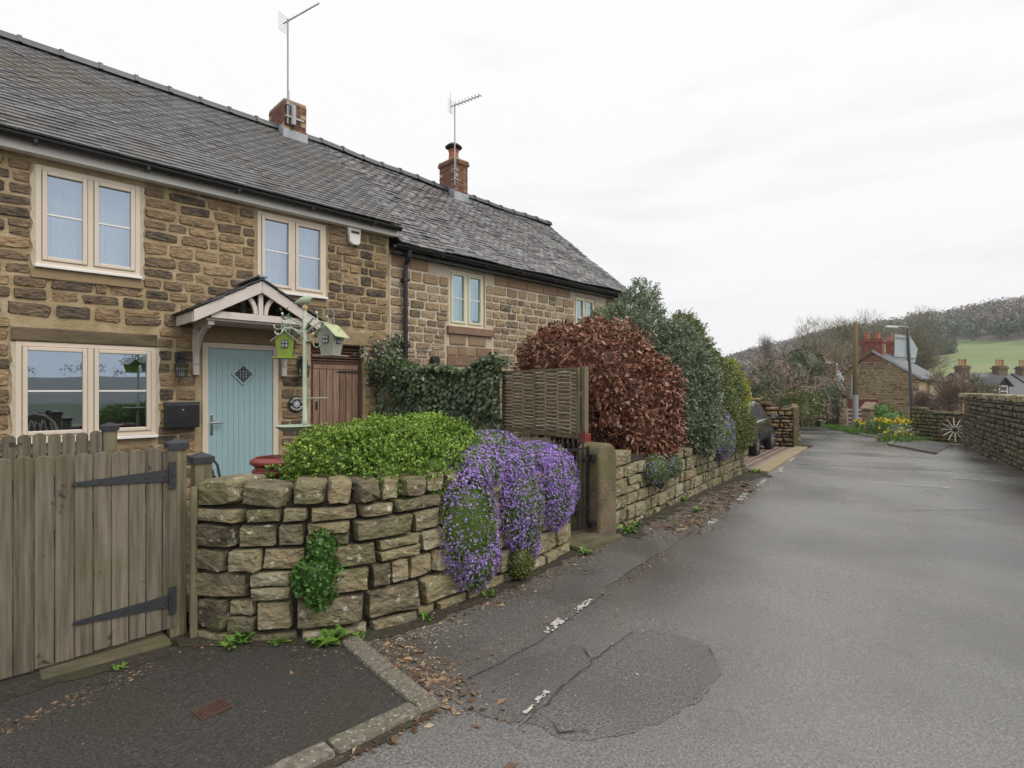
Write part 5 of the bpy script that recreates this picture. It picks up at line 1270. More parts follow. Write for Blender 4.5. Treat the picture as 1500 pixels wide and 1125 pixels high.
def near_wall(r, mean=.12):
    s = r.uniform(0, L3); x, y, a = f3(s); d = abs(r.normal())*.14 + mean*r.random()*1.6
    return x + math.sin(a)*d, y - math.cos(a)*d
def heap(cx, cy, sx, sy): return lambda r: (cx + r.normal()*sx, cy + r.normal()*sy)
scatter('leaf_litter', 'litter', 2600, 1, near_wall, .03)
scatter('leaf_litter', 'litter', 1500, 2, lambda r: (lambda s: (5.8 + 4.6*s + r.normal()*.2, -4.62 + 1.0*s + r.normal()*.14))(r.random()), .05)
scatter('leaf_litter', 'litter', 520, 3, heap(1.86, -5.2, .09, .28), .032)
scatter('leaf_litter', 'litter', 420, 4, lambda r: (r.uniform(.3, 1.7), -5.58 + r.normal()*.025), .03)
scatter('leaf_litter', 'litter', 240, 5, lambda r: (lambda s: (.05 + .75*s + r.normal()*.02, -4.35 + .3*s + r.normal()*.06))(r.random()), .022)
scatter('leaf_litter', 'litter', 260, 6, heap(1.25, -4.0, .2, .1), .022)
scatter('leaf_litter', 'litter', 260, 16, lambda r: (lambda s: (2.0 + 3.2*s, -5.35 + .38*s + r.normal()*.05))(r.random()), .022)
scatter('grit', 'grit', 1500, 7, near_wall, .012)
scatter('grit', 'grit', 600, 8, heap(2.05, -4.78, .2, .12), .014)
scatter('grit', 'grit', 700, 9, lambda r: (r.uniform(-.2, 1.7), r.uniform(-5.4, -3.9)), .008)
scatter('grit', 'grit', 700, 10, lambda r: (r.uniform(1.7, 5), r.uniform(-6.4, -4.6)), .008)
scatter('fallen_petals', 'aub_flower', 60, 11, lambda r: (r.uniform(2.2, 4.4), -4.65 - abs(r.normal())*.25), .013)
MB().lathe([(.06, -.03), (.07, .03), (.055, .035), (.05, -.03)], n=14, M=Matrix.Translation((6.75, -3.93, .3)) @ Matrix.Rotation(R(100), 4, 'X')).build('drain_pipe', M['black_matt'], G2)

# ------------------------------------------------------------------ drive, parked car, lane beyond
sheet('parking_bay', [(12.1, -2.5), (12.1, 1), (12.1, 6)], [(20.5, -1.9), (20, 1.5), (19, 6)], .03, M['soil'], n=3)
V, F, rn = [], [], []; r_ = random.Random(4)
for i in range(37):
    for j in range(20):
        x, y = 12.2 + i*.2, -3.01 + j*.2 + i*.0382
        if x > 18.6: continue
        n0 = len(V); z = gz(x) + .045 + r_.uniform(-.0006, .0006)
        V += [(x, y, z-.05), (x+.1992, y, z-.05), (x+.1992, y+.1992, z-.05), (x, y+.1992, z-.05), (x+.0012, y+.0012, z), (x+.198, y+.0012, z), (x+.198, y+.198, z), (x+.0012, y+.198, z)]
        F += [tuple(q+n0 for q in f) for f in ((4, 5, 6, 7), (0, 1, 5, 4), (1, 2, 6, 5), (2, 3, 7, 6), (3, 0, 4, 7))]; rn += [r_.random()]*5
o = np_mesh('paving', V, F, M['paver'], rnd=rn); o['kind'] = 'stuff'
DE = thing('drive_edging', 'buff stone edging strip along the front of the paved parking bay', 'edging')
for k in range(13):
    a = Vector((12.15 + k*.56, -3.22 + k*.107, 0)); b = Vector((12.15 + (k+1)*.56 - .015, -3.22 + (k+1)*.107 - .003, 0))
    a.z, b.z = gz(a.x) + .0, gz(b.x) + .0; MB().beam(a, b, .36, .1).build('edging_stone', M['paver_edge'], DE, bevel=.01)

M['car_paint'] = pmat('car_paint', [(.075,.072,.068), (.09,.086,.08)], scale=3, rough=.28, metal=.5, coat=.8)
M['tyre'] = pmat('tyre', [(.008,.008,.008), (.015,.015,.015)], scale=30, rough=.8)
M['mirror'] = pmat('mirror', [(.5,.6,.68), (.55,.65,.72)], rough=.08, metal=1)
M['lamp_red'] = pmat('lamp_red', [(.25,.01,.01), (.35,.02,.02)], rough=.15)
M['orange'] = pmat('orange', [(.7,.2,.02), (.75,.25,.03)], rough=.2)
def car():
    t = thing('parked_car', 'dark grey car parked in the paved bay behind the hedge', 'car', (16.4, -.9, gz(16.5) + .045), R(11))
    # side outline, x forward
    low = [(-1.95, .35), (-2.0, .6), (-1.95, .92), (-.6, .97), (.55, .98), (1.2, .93), (1.75, .8), (1.92, .6), (1.88, .32)]
    top = [(-1.9, .93), (-1.75, 1.25), (-1.45, 1.46), (-.3, 1.5), (.2, 1.43), (.95, .97)]
    w = .86; m = MB()
    body = low; n = len(body); ws = [.8, .84, .83, .86, .86, .84, .78, .74, .76]
    vs = [(x, -q, z) for (x, z), q in zip(body, ws)] + [(x, q, z) for (x, z), q in zip(body, ws)]
    m.add(vs, [tuple(range(n)), tuple(range(2*n-1, n-1, -1))] + [((i+1) % n, i, n+i, n+(i+1) % n) for i in range(n)])
    b = m.build('body', M['car_paint'], t, bevel=.06, seg=3, smooth=True)
    m = MB(); n = len(top); ws = [.8, .72, .64, .64, .66, .8]
    vs = [(x, -q, z) for (x, z), q in zip(top, ws)] + [(x, q, z) for (x, z), q in zip(top, ws)]
    m.add(vs, [tuple(range(n)), tuple(range(2*n-1, n-1, -1))] + [((i+1) % n, i, n+i, n+(i+1) % n) for i in range(n)])
    m.build('cabin', M['car_paint'], t, bevel=.04, seg=2, smooth=True)
    for s in (-1, 1):
        for pts in ([(-1.55, .99), (-1.45, 1.3), (-1.2, 1.39), (-.52, 1.42), (-.52, .99)], [(-.45, .99), (-.45, 1.42), (.12, 1.37), (.75, .99)]):
            yy = lambda z: s*(.8 - (z-.93)/(1.48-.93)*.155 + .012)
            vs = [(x, yy(z), z) for x, z in pts] + [(x, yy(z) - s*.02, z) for x, z in pts]; k = len(pts)
            MB().add(vs, [tuple(range(k)), tuple(range(2*k-1, k-1, -1))] + [((i+1) % k, i, k+i, k+(i+1) % k) for i in range(k)]).build('side_window', M['black'], t)
        mi = MB().beam((.58, s*.84, .98), (.6, s*.95, 1.0), .04, .05).build('wing_mirror', M['car_paint'], t)
        MB().lathe([(.02, -.05), (.075, -.04), (.095, 0), (.09, .03)], n=14, M=Matrix.Translation((.62, s*1.0, 1.03)) @ Matrix.Rotation(R(-90), 4, 'Y') @ Matrix.Diagonal((.8, 1.15, 1, 1))).build('housing', M['car_paint'], mi, smooth=True)
        MB().lathe([(.082, .031), (.0, .033)], n=14, M=Matrix.Translation((.62, s*1.0, 1.03)) @ Matrix.Rotation(R(-90), 4, 'Y') @ Matrix.Diagonal((.8, 1.15, 1, 1))).build('mirror_glass', M['mirror'], mi)
        MB().box((.72, s*.84-.01, .82), (.8, s*.84+.012*s+.01, .86)).build('side_repeater', M['orange'], t)
        MB().box((-.35, s*.86-.012, .86), (-.15, s*.86+.012, .895)).build('door_handle', M['chrome'], t)
        MB().box((-2.0, s*.7-.1, .72), (-1.9, s*.7+.1, .9)).build('tail_lamp', M['lamp_red'], t, bevel=.02)
        MB().box((1.74, s*.62-.14, .6), (1.84, s*.62+.12, .74)).build('headlight', M['glass_dark'], t, bevel=.03)
        for x, st in ((-1.22, 0), (1.22, .3)):
            Mx = Matrix.Translation((x, s*.76, .3)) @ Matrix.Rotation(-st, 4, 'Z') @ Matrix.Rotation(R(-90*s), 4, 'X')
            wh = MB().lathe([(.2, -.1), (.28, -.1), (.305, -.07), (.305, .07), (.285, .1), (.215, .105)], n=26, M=Mx).build('wheel', M['tyre'], t)
            rm = MB().lathe([(.215, .06), (.215, .1), (.195, .1), (.19, .05)], n=22, M=Mx)
            for k in range(7):
                a = 2*PI*k/7; rm.beam(Mx @ Vector((.03*math.cos(a), .03*math.sin(a), .085)), Mx @ Vector((.2*math.cos(a), .2*math.sin(a), .085)), .045, .03)
            rm.lathe([(.05, .06), (.05, .1), (.02, .105)], n=10, M=Mx); rm.build('rim', M['alu'], wh)
            MB().lathe([(.2, .04), (.0, .04)], n=20, M=Mx).build('brake_disc', M['black'], wh)
            MB().lathe([(.35, -.02), (.345, .085), (.33, .09), (.33, -.02)], n=26, M=Matrix.Translation((x, s*.775, .3)) @ Matrix.Rotation(R(-90*s), 4, 'X')).build('wheel_arch', M['black'], t)
    MB().prism([(-1.84, 1.0), (-1.74, 1.24), (-1.55, 1.42), (-1.57, 1.44), (-1.78, 1.26), (-1.88, 1.0)], -.6, .6).build('rear_window', M['black'], t)
    MB().prism([(.27, 1.43), (.93, 1.02), (.96, 1.03), (.29, 1.45)], -.62, .62).build('windscreen', M['black'], t)
car()
# wall beyond the bay
W3_ = thing('stone_wall', 'rough ochre and black stone wall across the far side of the parking bay', 'stone wall')
w3 = [(18.3, .7), (18.75, -.5), (19.25, -1.45), (19.5, -1.62), (20.4, -1.35), (23.5, -.35)]
fw, Lw = polypath(w3); tf = lambda s: gz(19) + (1.95 if s < .9 else 1.95 - .62*min(1, (s-.9)/1.1)) + .05*math.sin(s*7)
core_wall(W3_, w3, -.6, lambda s: tf(s) - .06, .4, M['earth_gap'], inset=.06)
M['ochre_obj'] = pmat('ochre_obj', [(.03,.026,.02), (.1,.07,.04), (.22,.14,.06), (.27,.2,.1), (.3,.25,.16)], rnd='obj', rmix=.6, scale=6, rough=.9, bump=.8, bscale=20)
M['ochre_attr'] = pmat('ochre_attr', [(.03,.026,.02), (.1,.07,.04), (.22,.14,.06), (.27,.2,.1)], rnd='attr', rmix=.6, scale=6, rough=.9, bump=.8, bscale=20)
POOL_O = stone_pool('stone', (M['ochre_obj'], M['ochre_attr']), 10, front=.75, jag=.08, sq=.3)
put_stones(W3_, POOL_O, [q for q in courses(0, Lw, -.42, 1.65, (.1, .2), (.18, .5), .012, (), 51) if q[1] < tf(q[0])], fw, .2, .07, 300, seed=52, tilt=.05)
MB().box((-.09, -.06, -.1), (.09, .06, 1.35), Mloc(19.42, -1.66, gz(19.4), R(-50))).build('end_post', M['post_stone'], W3_, bevel=.02)

# right-hand lane wall
RWp = [(5.0, -9.9), (11.0, -8.75), (17.06, -7.25), (21.5, -6.25), (25.5, -5.42), (25.95, -5.33), (26.3, -5.6)]
fr_, Lr = polypath(list(reversed(RWp)))
RW = thing('lane_wall', 'long dark lichened stone wall along the right side of the lane', 'stone wall')
trw = lambda s: 1.28 - .012*0 + (0 if s > .4 else -.12*(1-s/.4))
core_wall(RW, list(reversed(RWp)), -.75, trw, .4, M['earth_gap'], inset=.05)
put_stones(RW, POOL_R, courses(0, Lr, -.5, 1.28, (.1, .17), (.16, .4), .01, (), 61, split=.15), fr_, .2, .06, 300, seed=62, tilt=.06)
s = .1; cop = []; r_ = random.Random(12)
while s < Lr:
    w = r_.uniform(.45, .7); cop.append((s + w/2, 1.37, w*.99, .2)); s += w
put_stones(RW, POOL_C, cop, fr_, .44, .05, 300, name='coping_stone', seed=63, tilt=.02)
MB().box((-.12, -.13, 0), (.12, .06, .36), Mloc(25.2, -5.52, .72, math.atan2(-.83, -4.0))).build('pale_stone', M['pot_buff'], RW, bevel=.02)

# low curved wall with the cart wheel
CW = thing('curved_wall', 'low curved mossy stone wall behind the cart wheel', 'stone wall')
cwp = [(29.0, -3.3), (28.5, -3.8), (28.0, -4.5), (27.5, -5.2), (27.2, -5.7)]
fc, Lc = polypath(cwp)
M['moss_obj'] = pmat('moss_obj', [(.07,.07,.035), (.14,.13,.06), (.2,.19,.09)], rnd='obj', rmix=.5, scale=5, rough=.95, bump=.7, bscale=20)
M['moss_attr'] = pmat('moss_attr', [(.07,.07,.035), (.14,.13,.06), (.2,.19,.09)], rnd='attr', rmix=.5, scale=5, rough=.95, bump=.7, bscale=20)
POOL_M = stone_pool('stone', (M['moss_obj'], M['moss_attr']), 8, front=.75, jag=.07, sq=.3)
tcw = lambda s: .78 - .2*(s/Lc)
core_wall(CW, cwp, -.8, tcw, .35, M['earth_gap'], inset=.06)
put_stones(CW, POOL_M, [q for q in courses(0, Lc, -.5, 1.1, (.12, .18), (.2, .45), .01, (), 71) if q[1] < tcw(q[0]) + .05], fc, .2, .07, 300, seed=72, tilt=.05)
WH = thing('cart_wheel', 'old cart wheel with white spokes leaning on the curved wall', 'wheel', (27.2, -4.95, gz(27) + .5), 0)
Mr = Matrix.Rotation(R(90), 4, 'X') @ Matrix.Rotation(R(-9), 4, 'X')
MB().lathe([(.5, -.03), (.52, -.03), (.52, .03), (.5, .03), (.475, .025), (.475, -.025), (.5, -.03)], n=32, M=Mr, caps=False).build('rim', M['rust'], WH)
MB().lathe([(.08, -.07), (.09, .05), (.05, .09)], n=14, M=Mr).build('hub', M['black_matt'], WH)
for k in range(12):
    a = 2*PI*k/12; MB().beam(Mr @ Vector((.07*math.cos(a), .07*math.sin(a), 0)), Mr @ Vector((.47*math.cos(a), .47*math.sin(a), 0)), .026, .026).build('spoke', M['porch_white'], WH)
WH.rotation_euler = (0, 0, R(-58))

sheet('footway', [(25.6, -5.0), (27.5, -3.95), (29.3, -2.9), (33.5, -.9)], [(20.6, -5.2), (23.3, -3.55), (25.4, -3.35), (31.4, -.35)], .014, M['asphalt_mid'], n=3)
KB2 = thing('lane_kerb', 'low stone kerb curving along the daffodil verge', 'kerb')
kp = [(20.7, -5.15), (22.2, -4.3), (23.35, -3.55), (24.4, -3.4), (25.4, -3.3), (27, -2.55), (28.6, -1.75), (30, -1.05), (31.6, -.25), (33.3, .65), (35, 1.5), (36.8, 2.4), (38.5, 3.3)]
for a, b in zip(kp, kp[1:]): MB().beam((*a, gz(a[0])-.0), (*b, gz(b[0])-.0), .14, .14).build('kerb_stone', M['kerb'], KB2, bevel=.015)
def grass(name, fn, n, seed, h=.14, mat='weed'):
    r = np.random.default_rng(seed); P = np.array([fn(r) for _ in range(n)]); P = np.column_stack([P, [gz(x) + .02 for x in P[:, 0]]])
    V, F, u = leaves(P, np.tile([0, 0, 1.], (n, 1)), h, .03, seed, out=1, jit=.45); o = np_mesh(name, V, F, M[mat], rnd=u); o['kind'] = 'stuff'
grass('verge_grass', lambda r: (lambda s: (29.6 + 8*s + r.normal()*.15, -1.0 + 4.0*s - abs(r.normal())*.45))(r.random()), 5000, 1, .16)
grass('verge_grass', lambda r: (26.4 + r.normal()*.9 + .4, -2.9 - abs(r.normal())*.5 + .1), 2200, 2, .16)
# daffodils
def daffs(x, y, n, label, seed, sx=.4, sy=.25, h=.4, lift=0):
    t = thing('daffodil_clump', label, 'flowers', (0, 0, 0), 0, 'daffodils along the far verge'); r = np.random.default_rng(seed)
    P = np.column_stack([x + r.normal(size=n)*sx, y + r.normal(size=n)*sy, np.full(n, gz(x) + lift)])
    V, F, u = leaves(np.repeat(P, 6, 0), np.tile([0, 0, 1.], (n*6, 1)), h*.95, .03, seed, out=1, jit=.28); np_mesh('leaves', V, F, M['weed'], t, rnd=u)
    H = P + np.array([0, 0, h]) + r.normal(size=P.shape)*np.array([.05, .05, .07])
    V, F, u = leaves(np.repeat(H, 7, 0), np.tile([-.7, -.5, .4], (n*7, 1)), .065, .045, seed+1, out=.25, jit=.8); np_mesh('blooms', V, F, M['daffodil'], t, rnd=u)
daffs(36.6, .15, 60, 'small daffodil clump by the metal gate and garage', 1, .5, .3, .45)
daffs(33.6, -.9, 34, 'daffodil clump at the foot of the pointed stone pillar', 2, .4, .25, .4)
daffs(29.3, -2.85, 120, 'largest daffodil clump beside the leaning lamp post', 3, .5, .45, .55, .15)
daffs(27.6, -3.0, 26, 'few daffodils low on the bank near the kerb', 4, .45, .35, .3)
plant('verge_shrub', 'bushy green plant behind the largest daffodils', 'plant', [(29.9, -2.4, .15, .6, .6, .45), (30.4, -2.0, .5, .35, .35, .4)], M['weed'], 900, 'leaf', seed=9, core=.8, ln=.12, wd=.06)
plant('verge_shrub', 'grey green low plant in front of the largest daffodils', 'plant', [(28.2, -3.05, -.28, .7, .5, .35)], M['blue_conifer'], 900, 'leaf', seed=19, core=.8, ln=.12, wd=.05)
plant('verge_shrub', 'mounded grey green shrub between pillar and daffodils', 'plant', [(32.0, -1.5, -.25, .7, .5, .5)], M['blue_conifer'], 900, 'leaf', seed=29, core=.8, ln=.12, wd=.05)

# ------------------------------------------------------------------ far gable house
FH = thing('gable_house', 'stone gable end house with red brick chimneys beyond the bend', 'house', (0, 0, 0))
gx, ya, yb, ze, za = 42.5, -1.6, 3.0, 2.25, 4.0; ym = .9
zb = gz(42) - .2
mb = MB(); mb.add([(gx, ya, zb), (gx, yb, zb), (gx, yb, ze), (gx, ym, za), (gx, ya, ze), (gx+9, ya, zb), (gx+9, yb, zb), (gx+9, yb, ze), (gx+9, ym, za), (gx+9, ya, ze)], [(0, 1, 2, 3, 4), (9, 8, 7, 6, 5), (0, 4, 9, 5), (1, 6, 7, 2)])
mb.build('wall', M['mortar'], FH)
M['far_attr'] = pmat('far_attr', [(.1,.075,.05), (.2,.145,.09), (.28,.21,.135), (.33,.26,.18)], rnd='attr', rmix=.7, scale=3, rough=.95)
M['far_obj'] = pmat('far_obj', [(.1,.075,.05), (.2,.145,.09), (.28,.21,.135), (.33,.26,.18)], rnd='obj', rmix=.7, scale=3, rough=.95)
POOL_F = stone_pool('stone', (M['far_obj'], M['far_attr']), 6, n=8, front=.85)
rc = []
for q in courses(0, yb-ya, zb, za, (.13, .17), (.25, .6), .02, [(.65, 2.45, zb, .95)], 81, split=0):
    y = yb - q[0]; lim = ze + (za-ze)*(1 - abs(y-ym)/((yb-ym) if y > ym else (ym-ya)))
    if q[1] + q[3]/2 < lim: rc.append(q)
fpath = lambda s: (gx, yb - s, -PI/2)
put_stones(FH, POOL_F, rc, fpath, .1, .03, 300, seed=82, tilt=.01)
for s, y in ((1, yb), (-1, ya)):
    e = .2; dy = s*e; dzz = e*(za-ze)/abs(y-ym)
    vs = [(gx-.12, ym, za+.06), (gx-.12, y+dy, ze-dzz+.06), (gx+9.2, y+dy, ze-dzz+.06), (gx+9.2, ym, za+.06)]
    MB().add(vs + [(a, b, c+.1) for a, b, c in vs], [(0, 1, 2, 3), (7, 6, 5, 4), (0, 4, 5, 1), (1, 5, 6, 2), (2, 6, 7, 3)]).build('roof', M['slate'], FH)
    MB().beam((gx-.13, ym, za+.14), (gx-.13, y+dy, ze-dzz+.14), .06, .14).build('verge', M['lead'] if s < 0 else M['post_stone'], FH)
def stack(x0, x1, y0, y1, z0, z1, pots, mat=M['brick_attr'], potm=M['pot_orange'], parent=FH):
    c = MB().box((x0, y0, z0), (x1, y1, z1)); c.box((x0-.06, y0-.06, z1-.25), (x1+.06, y1+.06, z1-.1)); ch = c.build('chimney', mat, parent, bevel=.01)
    for k in range(pots):
        y = y0 + (y1-y0)*(k+.5)/pots
        MB().lathe([(.13, 0), (.11, .38), (.14, .4), (.14, .46), (.08, .46)], ((x0+x1)/2, y, z1), 10).build('chimney_pot', potm, ch)
M['brick_far'] = pmat('brick_far', [(.13,.04,.025), (.22,.075,.05), (.3,.12,.08)], scale=6, rough=.9)
stack(gx-.02, gx+.6, .35, 1.55, 3.4, 4.95, 2, M['brick_far']); stack(gx+6, gx+6.8, .3, 1.3, 3.6, 5.2, 2, M['brick_far'])
MB().box((gx-.06, .58, zb), (gx-.035, 2.3, .92)).build('garage_door', pmat('garage_red', [(.16,.025,.02), (.22,.04,.032)], scale=3, rough=.6), FH)
MB().tube([(gx-.16, 2.0, .95), (gx-.16, 2.0, 2.6)], .11, 10).build('flue', M['galv'], FH)
for y, w in ((2.7, .3),): MB().box((gx-.08, y-w, .3), (gx-.03, y+w, 1.2)).build('window', M['dark_grey'], FH)
def pillar(x, y, w, h, label, point=True, seed=1):
    t = thing('stone_pillar', label, 'pillar', (x, y, gz(x) - .05), R(-35), 'stone pillars by the red garage')
    zz = 0; r = random.Random(seed)
    while zz < h - .05:
        hh = r.uniform(.2, .3); j = r.uniform(-.02, .02)
        MB().box((-w/2 + j, -w/2, zz), (w/2 + j, w/2, min(h, zz+hh)-.012)).build('stone_block', M['far_obj'], t, bevel=.02); zz += hh
    if point: MB().prism([(-w/2-.06, h), (w/2+.06, h), (w/2+.06, h+.08), (0, h+.42), (-w/2-.06, h+.08)], -w/2-.04, w/2+.04).build('cap', M['far_obj'], t, bevel=.02)
pillar(37.4, 1.55, .5, 1.75, 'flat topped stone pillar left of the red garage door', False, 1)
pillar(34.7, -.6, .6, 1.15, 'pointed stone pillar in front of the red garage door', True, 2)
pillar(34.3, -1.2, .35, 1.25, 'narrow stone pillar close beside the pointed one', False, 3)
t = thing('field_gate', 'grey wooden bar gate behind the small daffodil clump', 'gate', (37.3, .35, gz(37)), R(-70))
for z in (.25, .5, .75, .98): MB().box((-.8, -.02, z), (.8, .02, z+.09)).build('bar', M['porch_white'], t)
for x in (-.8, .75): MB().box((x, -.045, .1), (x+.09, -.021, 1.12)).build('stile', M['porch_white'], t)

# poles, lamps and signs
t = thing('telegraph_pole', 'tall brown telegraph pole with pale lower sleeve before the gable house', 'telegraph pole', (36.6, .55, gz(36.6)))
MB().tube([(0, 0, -.2), (0, 0, 6.1), (0, 0, 6.15)], [.15, .12, .05], 10).build('pole', pmat('pole_wood', [(.12,.085,.035), (.2,.15,.07)], scale=3, rough=.9, stretch=(8, 8, .5)), t, smooth=True)
MB().tube([(-.0, -.0, 0), (0, 0, 1.9)], .165, 10).build('sleeve', M['galv'], t)
MB().tube([(-.0, -.15, 5.6), (0, .15, 5.6)], .03, 6).build('step_iron', M['iron'], t)
def lamp(x, y, h, lean, arm, label, lower):
    t = thing('street_lamp', label, 'street lamp', (x, y, gz(x)), 0, 'street lamps along the lane')
    tip = Vector((lean[0]*h, lean[1]*h, h))
    MB().tube([(0, 0, -.1), tip*.25, tip], [.085, .075, .045], 10).build('pole', M['dark_grey'] if lower else M['galv'], t, smooth=True)
    a = Vector((-.707, .707, 0))*arm
    MB().tube([tip - Vector((0, 0, .25)), tip, tip + a*.4 + Vector((0, 0, .06)), tip + a], .03, 8).build('arm', M['galv'], t)
    hd = MB().beam(tip + a*.7 + Vector((0, 0, .03)), tip + a*1.35 + Vector((0, 0, .05)), .14, .09); hd.build('lamp_head', M['white_pvc'], t, bevel=.02)
    return t
lamp(29.75, -3.25, 4.85, (-.035, .035), .7, 'leaning dark street lamp that carries the large sign', True)
lamp(38.75, 2.0, 3.9, (-.01, .01), .5, 'short street lamp carrying two triangular signs', False)
t = thing('road_sign', 'back of a large pale grey road sign clipped to the leaning lamp post', 'road sign', (29.42, -2.88, 0), R(-45+8))
Msn = Matrix.Rotation(R(4), 4, 'Y')
MB().prism([(-.58, 2.95), (.45, 2.82), (.55, 3.45), (.12, 3.98), (-.62, 4.0)], -.02, .0, Msn).build('panel', pmat('sign_back', [(.36,.43,.45), (.44,.5,.52)], scale=5, rough=.5), t)
for z in (3.0, 3.85): MB().box((-.55, -.055, z), (.45 if z < 3.5 else .15, -.021, z+.05), Msn).build('channel', M['galv'], t)
t = thing('warning_sign', 'pair of grey backed triangular signs stacked on the short lamp', 'road sign', (38.7, 1.95, gz(38)), R(-45))
for z in (2.55, 3.1): MB().prism([(-.36, z-.28), (.36, z-.28), (.03, z+.34), (-.03, z+.34)], -.09, -.07).build('triangle', pmat('sign_grey', [(.4,.45,.48), (.48,.53,.55)], scale=5, rough=.5), t, bevel=.01)
t = thing('street_lamp', 'small distant lamp head above the clipped green hedge', 'street lamp', (24.6, 2.0, gz(24)), 0, 'street lamps along the lane')
MB().tube([(0, 0, 0), (0, 0, 2.35), (-.05, .05, 2.42), (-.35, .35, 2.45)], .03, 8).build('pole', M['galv'], t)
MB().box((-.5, .3, 2.42), (-.3, .5, 2.48)).build('lamp_head', M['white_pvc'], t)

# far dark roofed houses
def far_house(d, px0, px1, label, dormer):
    def at(px, d): a = (px-750)/800; return (1+a)/1.41421*d, (1-a)/1.41421*d - 7.8
    t = thing('far_house', label, 'house', (0, 0, 0), 0, 'dark roofed houses beyond the lane wall')
    a, b = Vector((*at(px0, d), 0)), Vector((*at(px1, d*1.02), 0)); u = (b-a).normalized(); n = Vector((-u.y, u.x, 0)); n = n if n.dot(Vector((.7, .7, 0))) > 0 else -n
    L = (b-a).length
    MM = Matrix(((u.x, n.x, 0, a.x), (u.y, n.y, 0, a.y), (0, 0, 1, 0), (0, 0, 0, 1)))
    MB().box((.2, .3, -2), (L-.2, 7.7, .6), MM).build('wall', M['far_attr'], t)
    for s, (y0, y1) in enumerate(((0, 4), (8, 4))):
        vs = [MM @ Vector(p) for p in ((0, y0, .4), (L, y0, .4), (L, y1, 3.25), (0, y1, 3.25), (0, y0, .55), (L, y0, .55), (L, y1, 3.4), (0, y1, 3.4))]
        MB().add(vs, [(0, 1, 2, 3), (7, 6, 5, 4), (0, 4, 5, 1), (1, 5, 6, 2), (3, 7, 4, 0)]).build('roof', M['roof_tile_attr'] if False else M['slate'], t)
    for x0 in (.9, L-1.6):
        ch = MB().box((x0, 3.6, 2.6), (x0+1.1, 4.4, 4.2), MM); ch.box((x0-.1, 3.5, 3.85), (x0+1.2, 4.5, 4.02), MM); c = ch.build('chimney', M['far_attr'], t)
        for k in range(3):
            p = MM @ Vector((x0+.2+.35*k, 4, 4.2)); MB().lathe([(.14, 0), (.12, .6), (.16, .62), (.16, .7), (.08, .7)], p, 8).build('chimney_pot', M['pot_buff'] if k < 2 else M['pot_orange'], c)
    if dormer:
        x = L*dormer
        w = MB().box((x-.75, .7, .8), (x+.75, 3.0, 2.0), MM); w.build('dormer', M['dark_grey'], t)
        for s in (-1, 1):
            vs = [MM @ Vector(p) for p in ((x, .4, 2.8), (x+s*1.05, .4, 1.85), (x+s*1.05, 3.4, 1.85), (x, 3.4, 2.8), (x, .4, 2.92), (x+s*1.05, .4, 1.97), (x+s*1.05, 3.4, 1.97), (x, 3.4, 2.92))]
            MB().add(vs, [(0, 1, 2, 3), (7, 6, 5, 4), (0, 4, 5, 1), (1, 5, 6, 2)]).build('dormer_roof', M['slate'], t)
        MB().prism([(x-.75, 2.0), (x+.75, 2.0), (x, 2.7)], .7, .8, MM).build('dormer_gable', M['dark_grey'], t)
        fw_ = MB()
        for q in (-.5, .44): fw_.box((x+q, .62, .8), (x+q+.08, .7, 1.95), MM)
        for z in (.8, 1.35, 1.88): fw_.box((x-.42, .62, z), (x+.44, .7, z+.08), MM)
        f_ = fw_.build('window', M['white_pvc'], t); MB().box((x-.42, .66, .88), (x+.44, .68, 1.88), MM).build('pane', M['glass_dark'], f_)
far_house(56, 1447, 1535, 'dark roofed house with a white framed dormer beyond the lane wall', .36)
far_house(58, 1537, 1690, 'dark roofed house cut by the picture edge beyond the lane wall', None)

# ------------------------------------------------------------------ hedges, trees and woods beyond
def polar(px, d):
    a = (px-750)/800; return (1+a)/1.41421*d, (1-a)/1.41421*d - 7.8
def bush(name, label, cat, px, py, d, rx, rz, mat, n, seed, ln=.12, wd=.06, kind='leaf', sq=1.0, extra=(), ry=None, **kw):
    x, y = polar(px, d); z = 1.6 + (570-py)/800*d
    ells = [(x, y, z, rx, ry or rx, rz)] + [(x+a*.707, y-a*.707, z+b, c, c, e) for a, b, c, e in extra]
    return plant(name, label, cat, ells, M[mat], n, kind, seed=seed, sq=sq, ln=ln, wd=wd, **kw)
bush('clipped_hedge', 'square clipped green hedge behind the ochre wall', 'hedge', 1150, 598, 23, 1.0, .75, 'shrub_leaf', 7000, 201, .07, .04, sq=.5, ry=1.0)
bush('yew_tree', 'dark yew tree behind the clipped hedge', 'tree', 1192, 580, 33, 1.6, 1.9, 'dark_conifer', 5000, 202, .22, .06, extra=((-.6, 1.6, 1.2, 1.3), (-2.6, .2, 1.5, 1.6), (-1.4, 1.0, 1.5, 1.5)))
bush('golden_bush', 'olive and bronze rounded bush beside the dark yew', 'bush', 1176, 592, 29, 1.0, 1.05, 'shrub_leaf', 2600, 203, .15, .06)
bush('round_bush', 'rounded dull green bush at the bend in the lane', 'bush', 1208, 612, 36, .75, .75, 'dark_conifer', 1500, 204, .14, .06)
bush('laurel_bush', 'bright green leafy bush left of the triangular signs', 'bush', 1218, 602, 40, .9, .8, 'weed', 1500, 205, .16, .08)
bush('round_bush', 'dark low bush beside the far corner of the lane', 'bush', 1222, 585, 44, 1.3, 1.4, 'dark_conifer', 1500, 206, .2, .08)
t = thing('low_wall', 'short rough stone wall at the far side of the bend', 'stone wall')
fl_, Ll = polypath([(41.5, 6.8), (39.3, 2.9), (38.8, 2.5)]); core_wall(t, [(41.5, 6.8), (39.3, 2.9), (38.8, 2.5)], -.9, -.1, .3, M['earth_gap'])
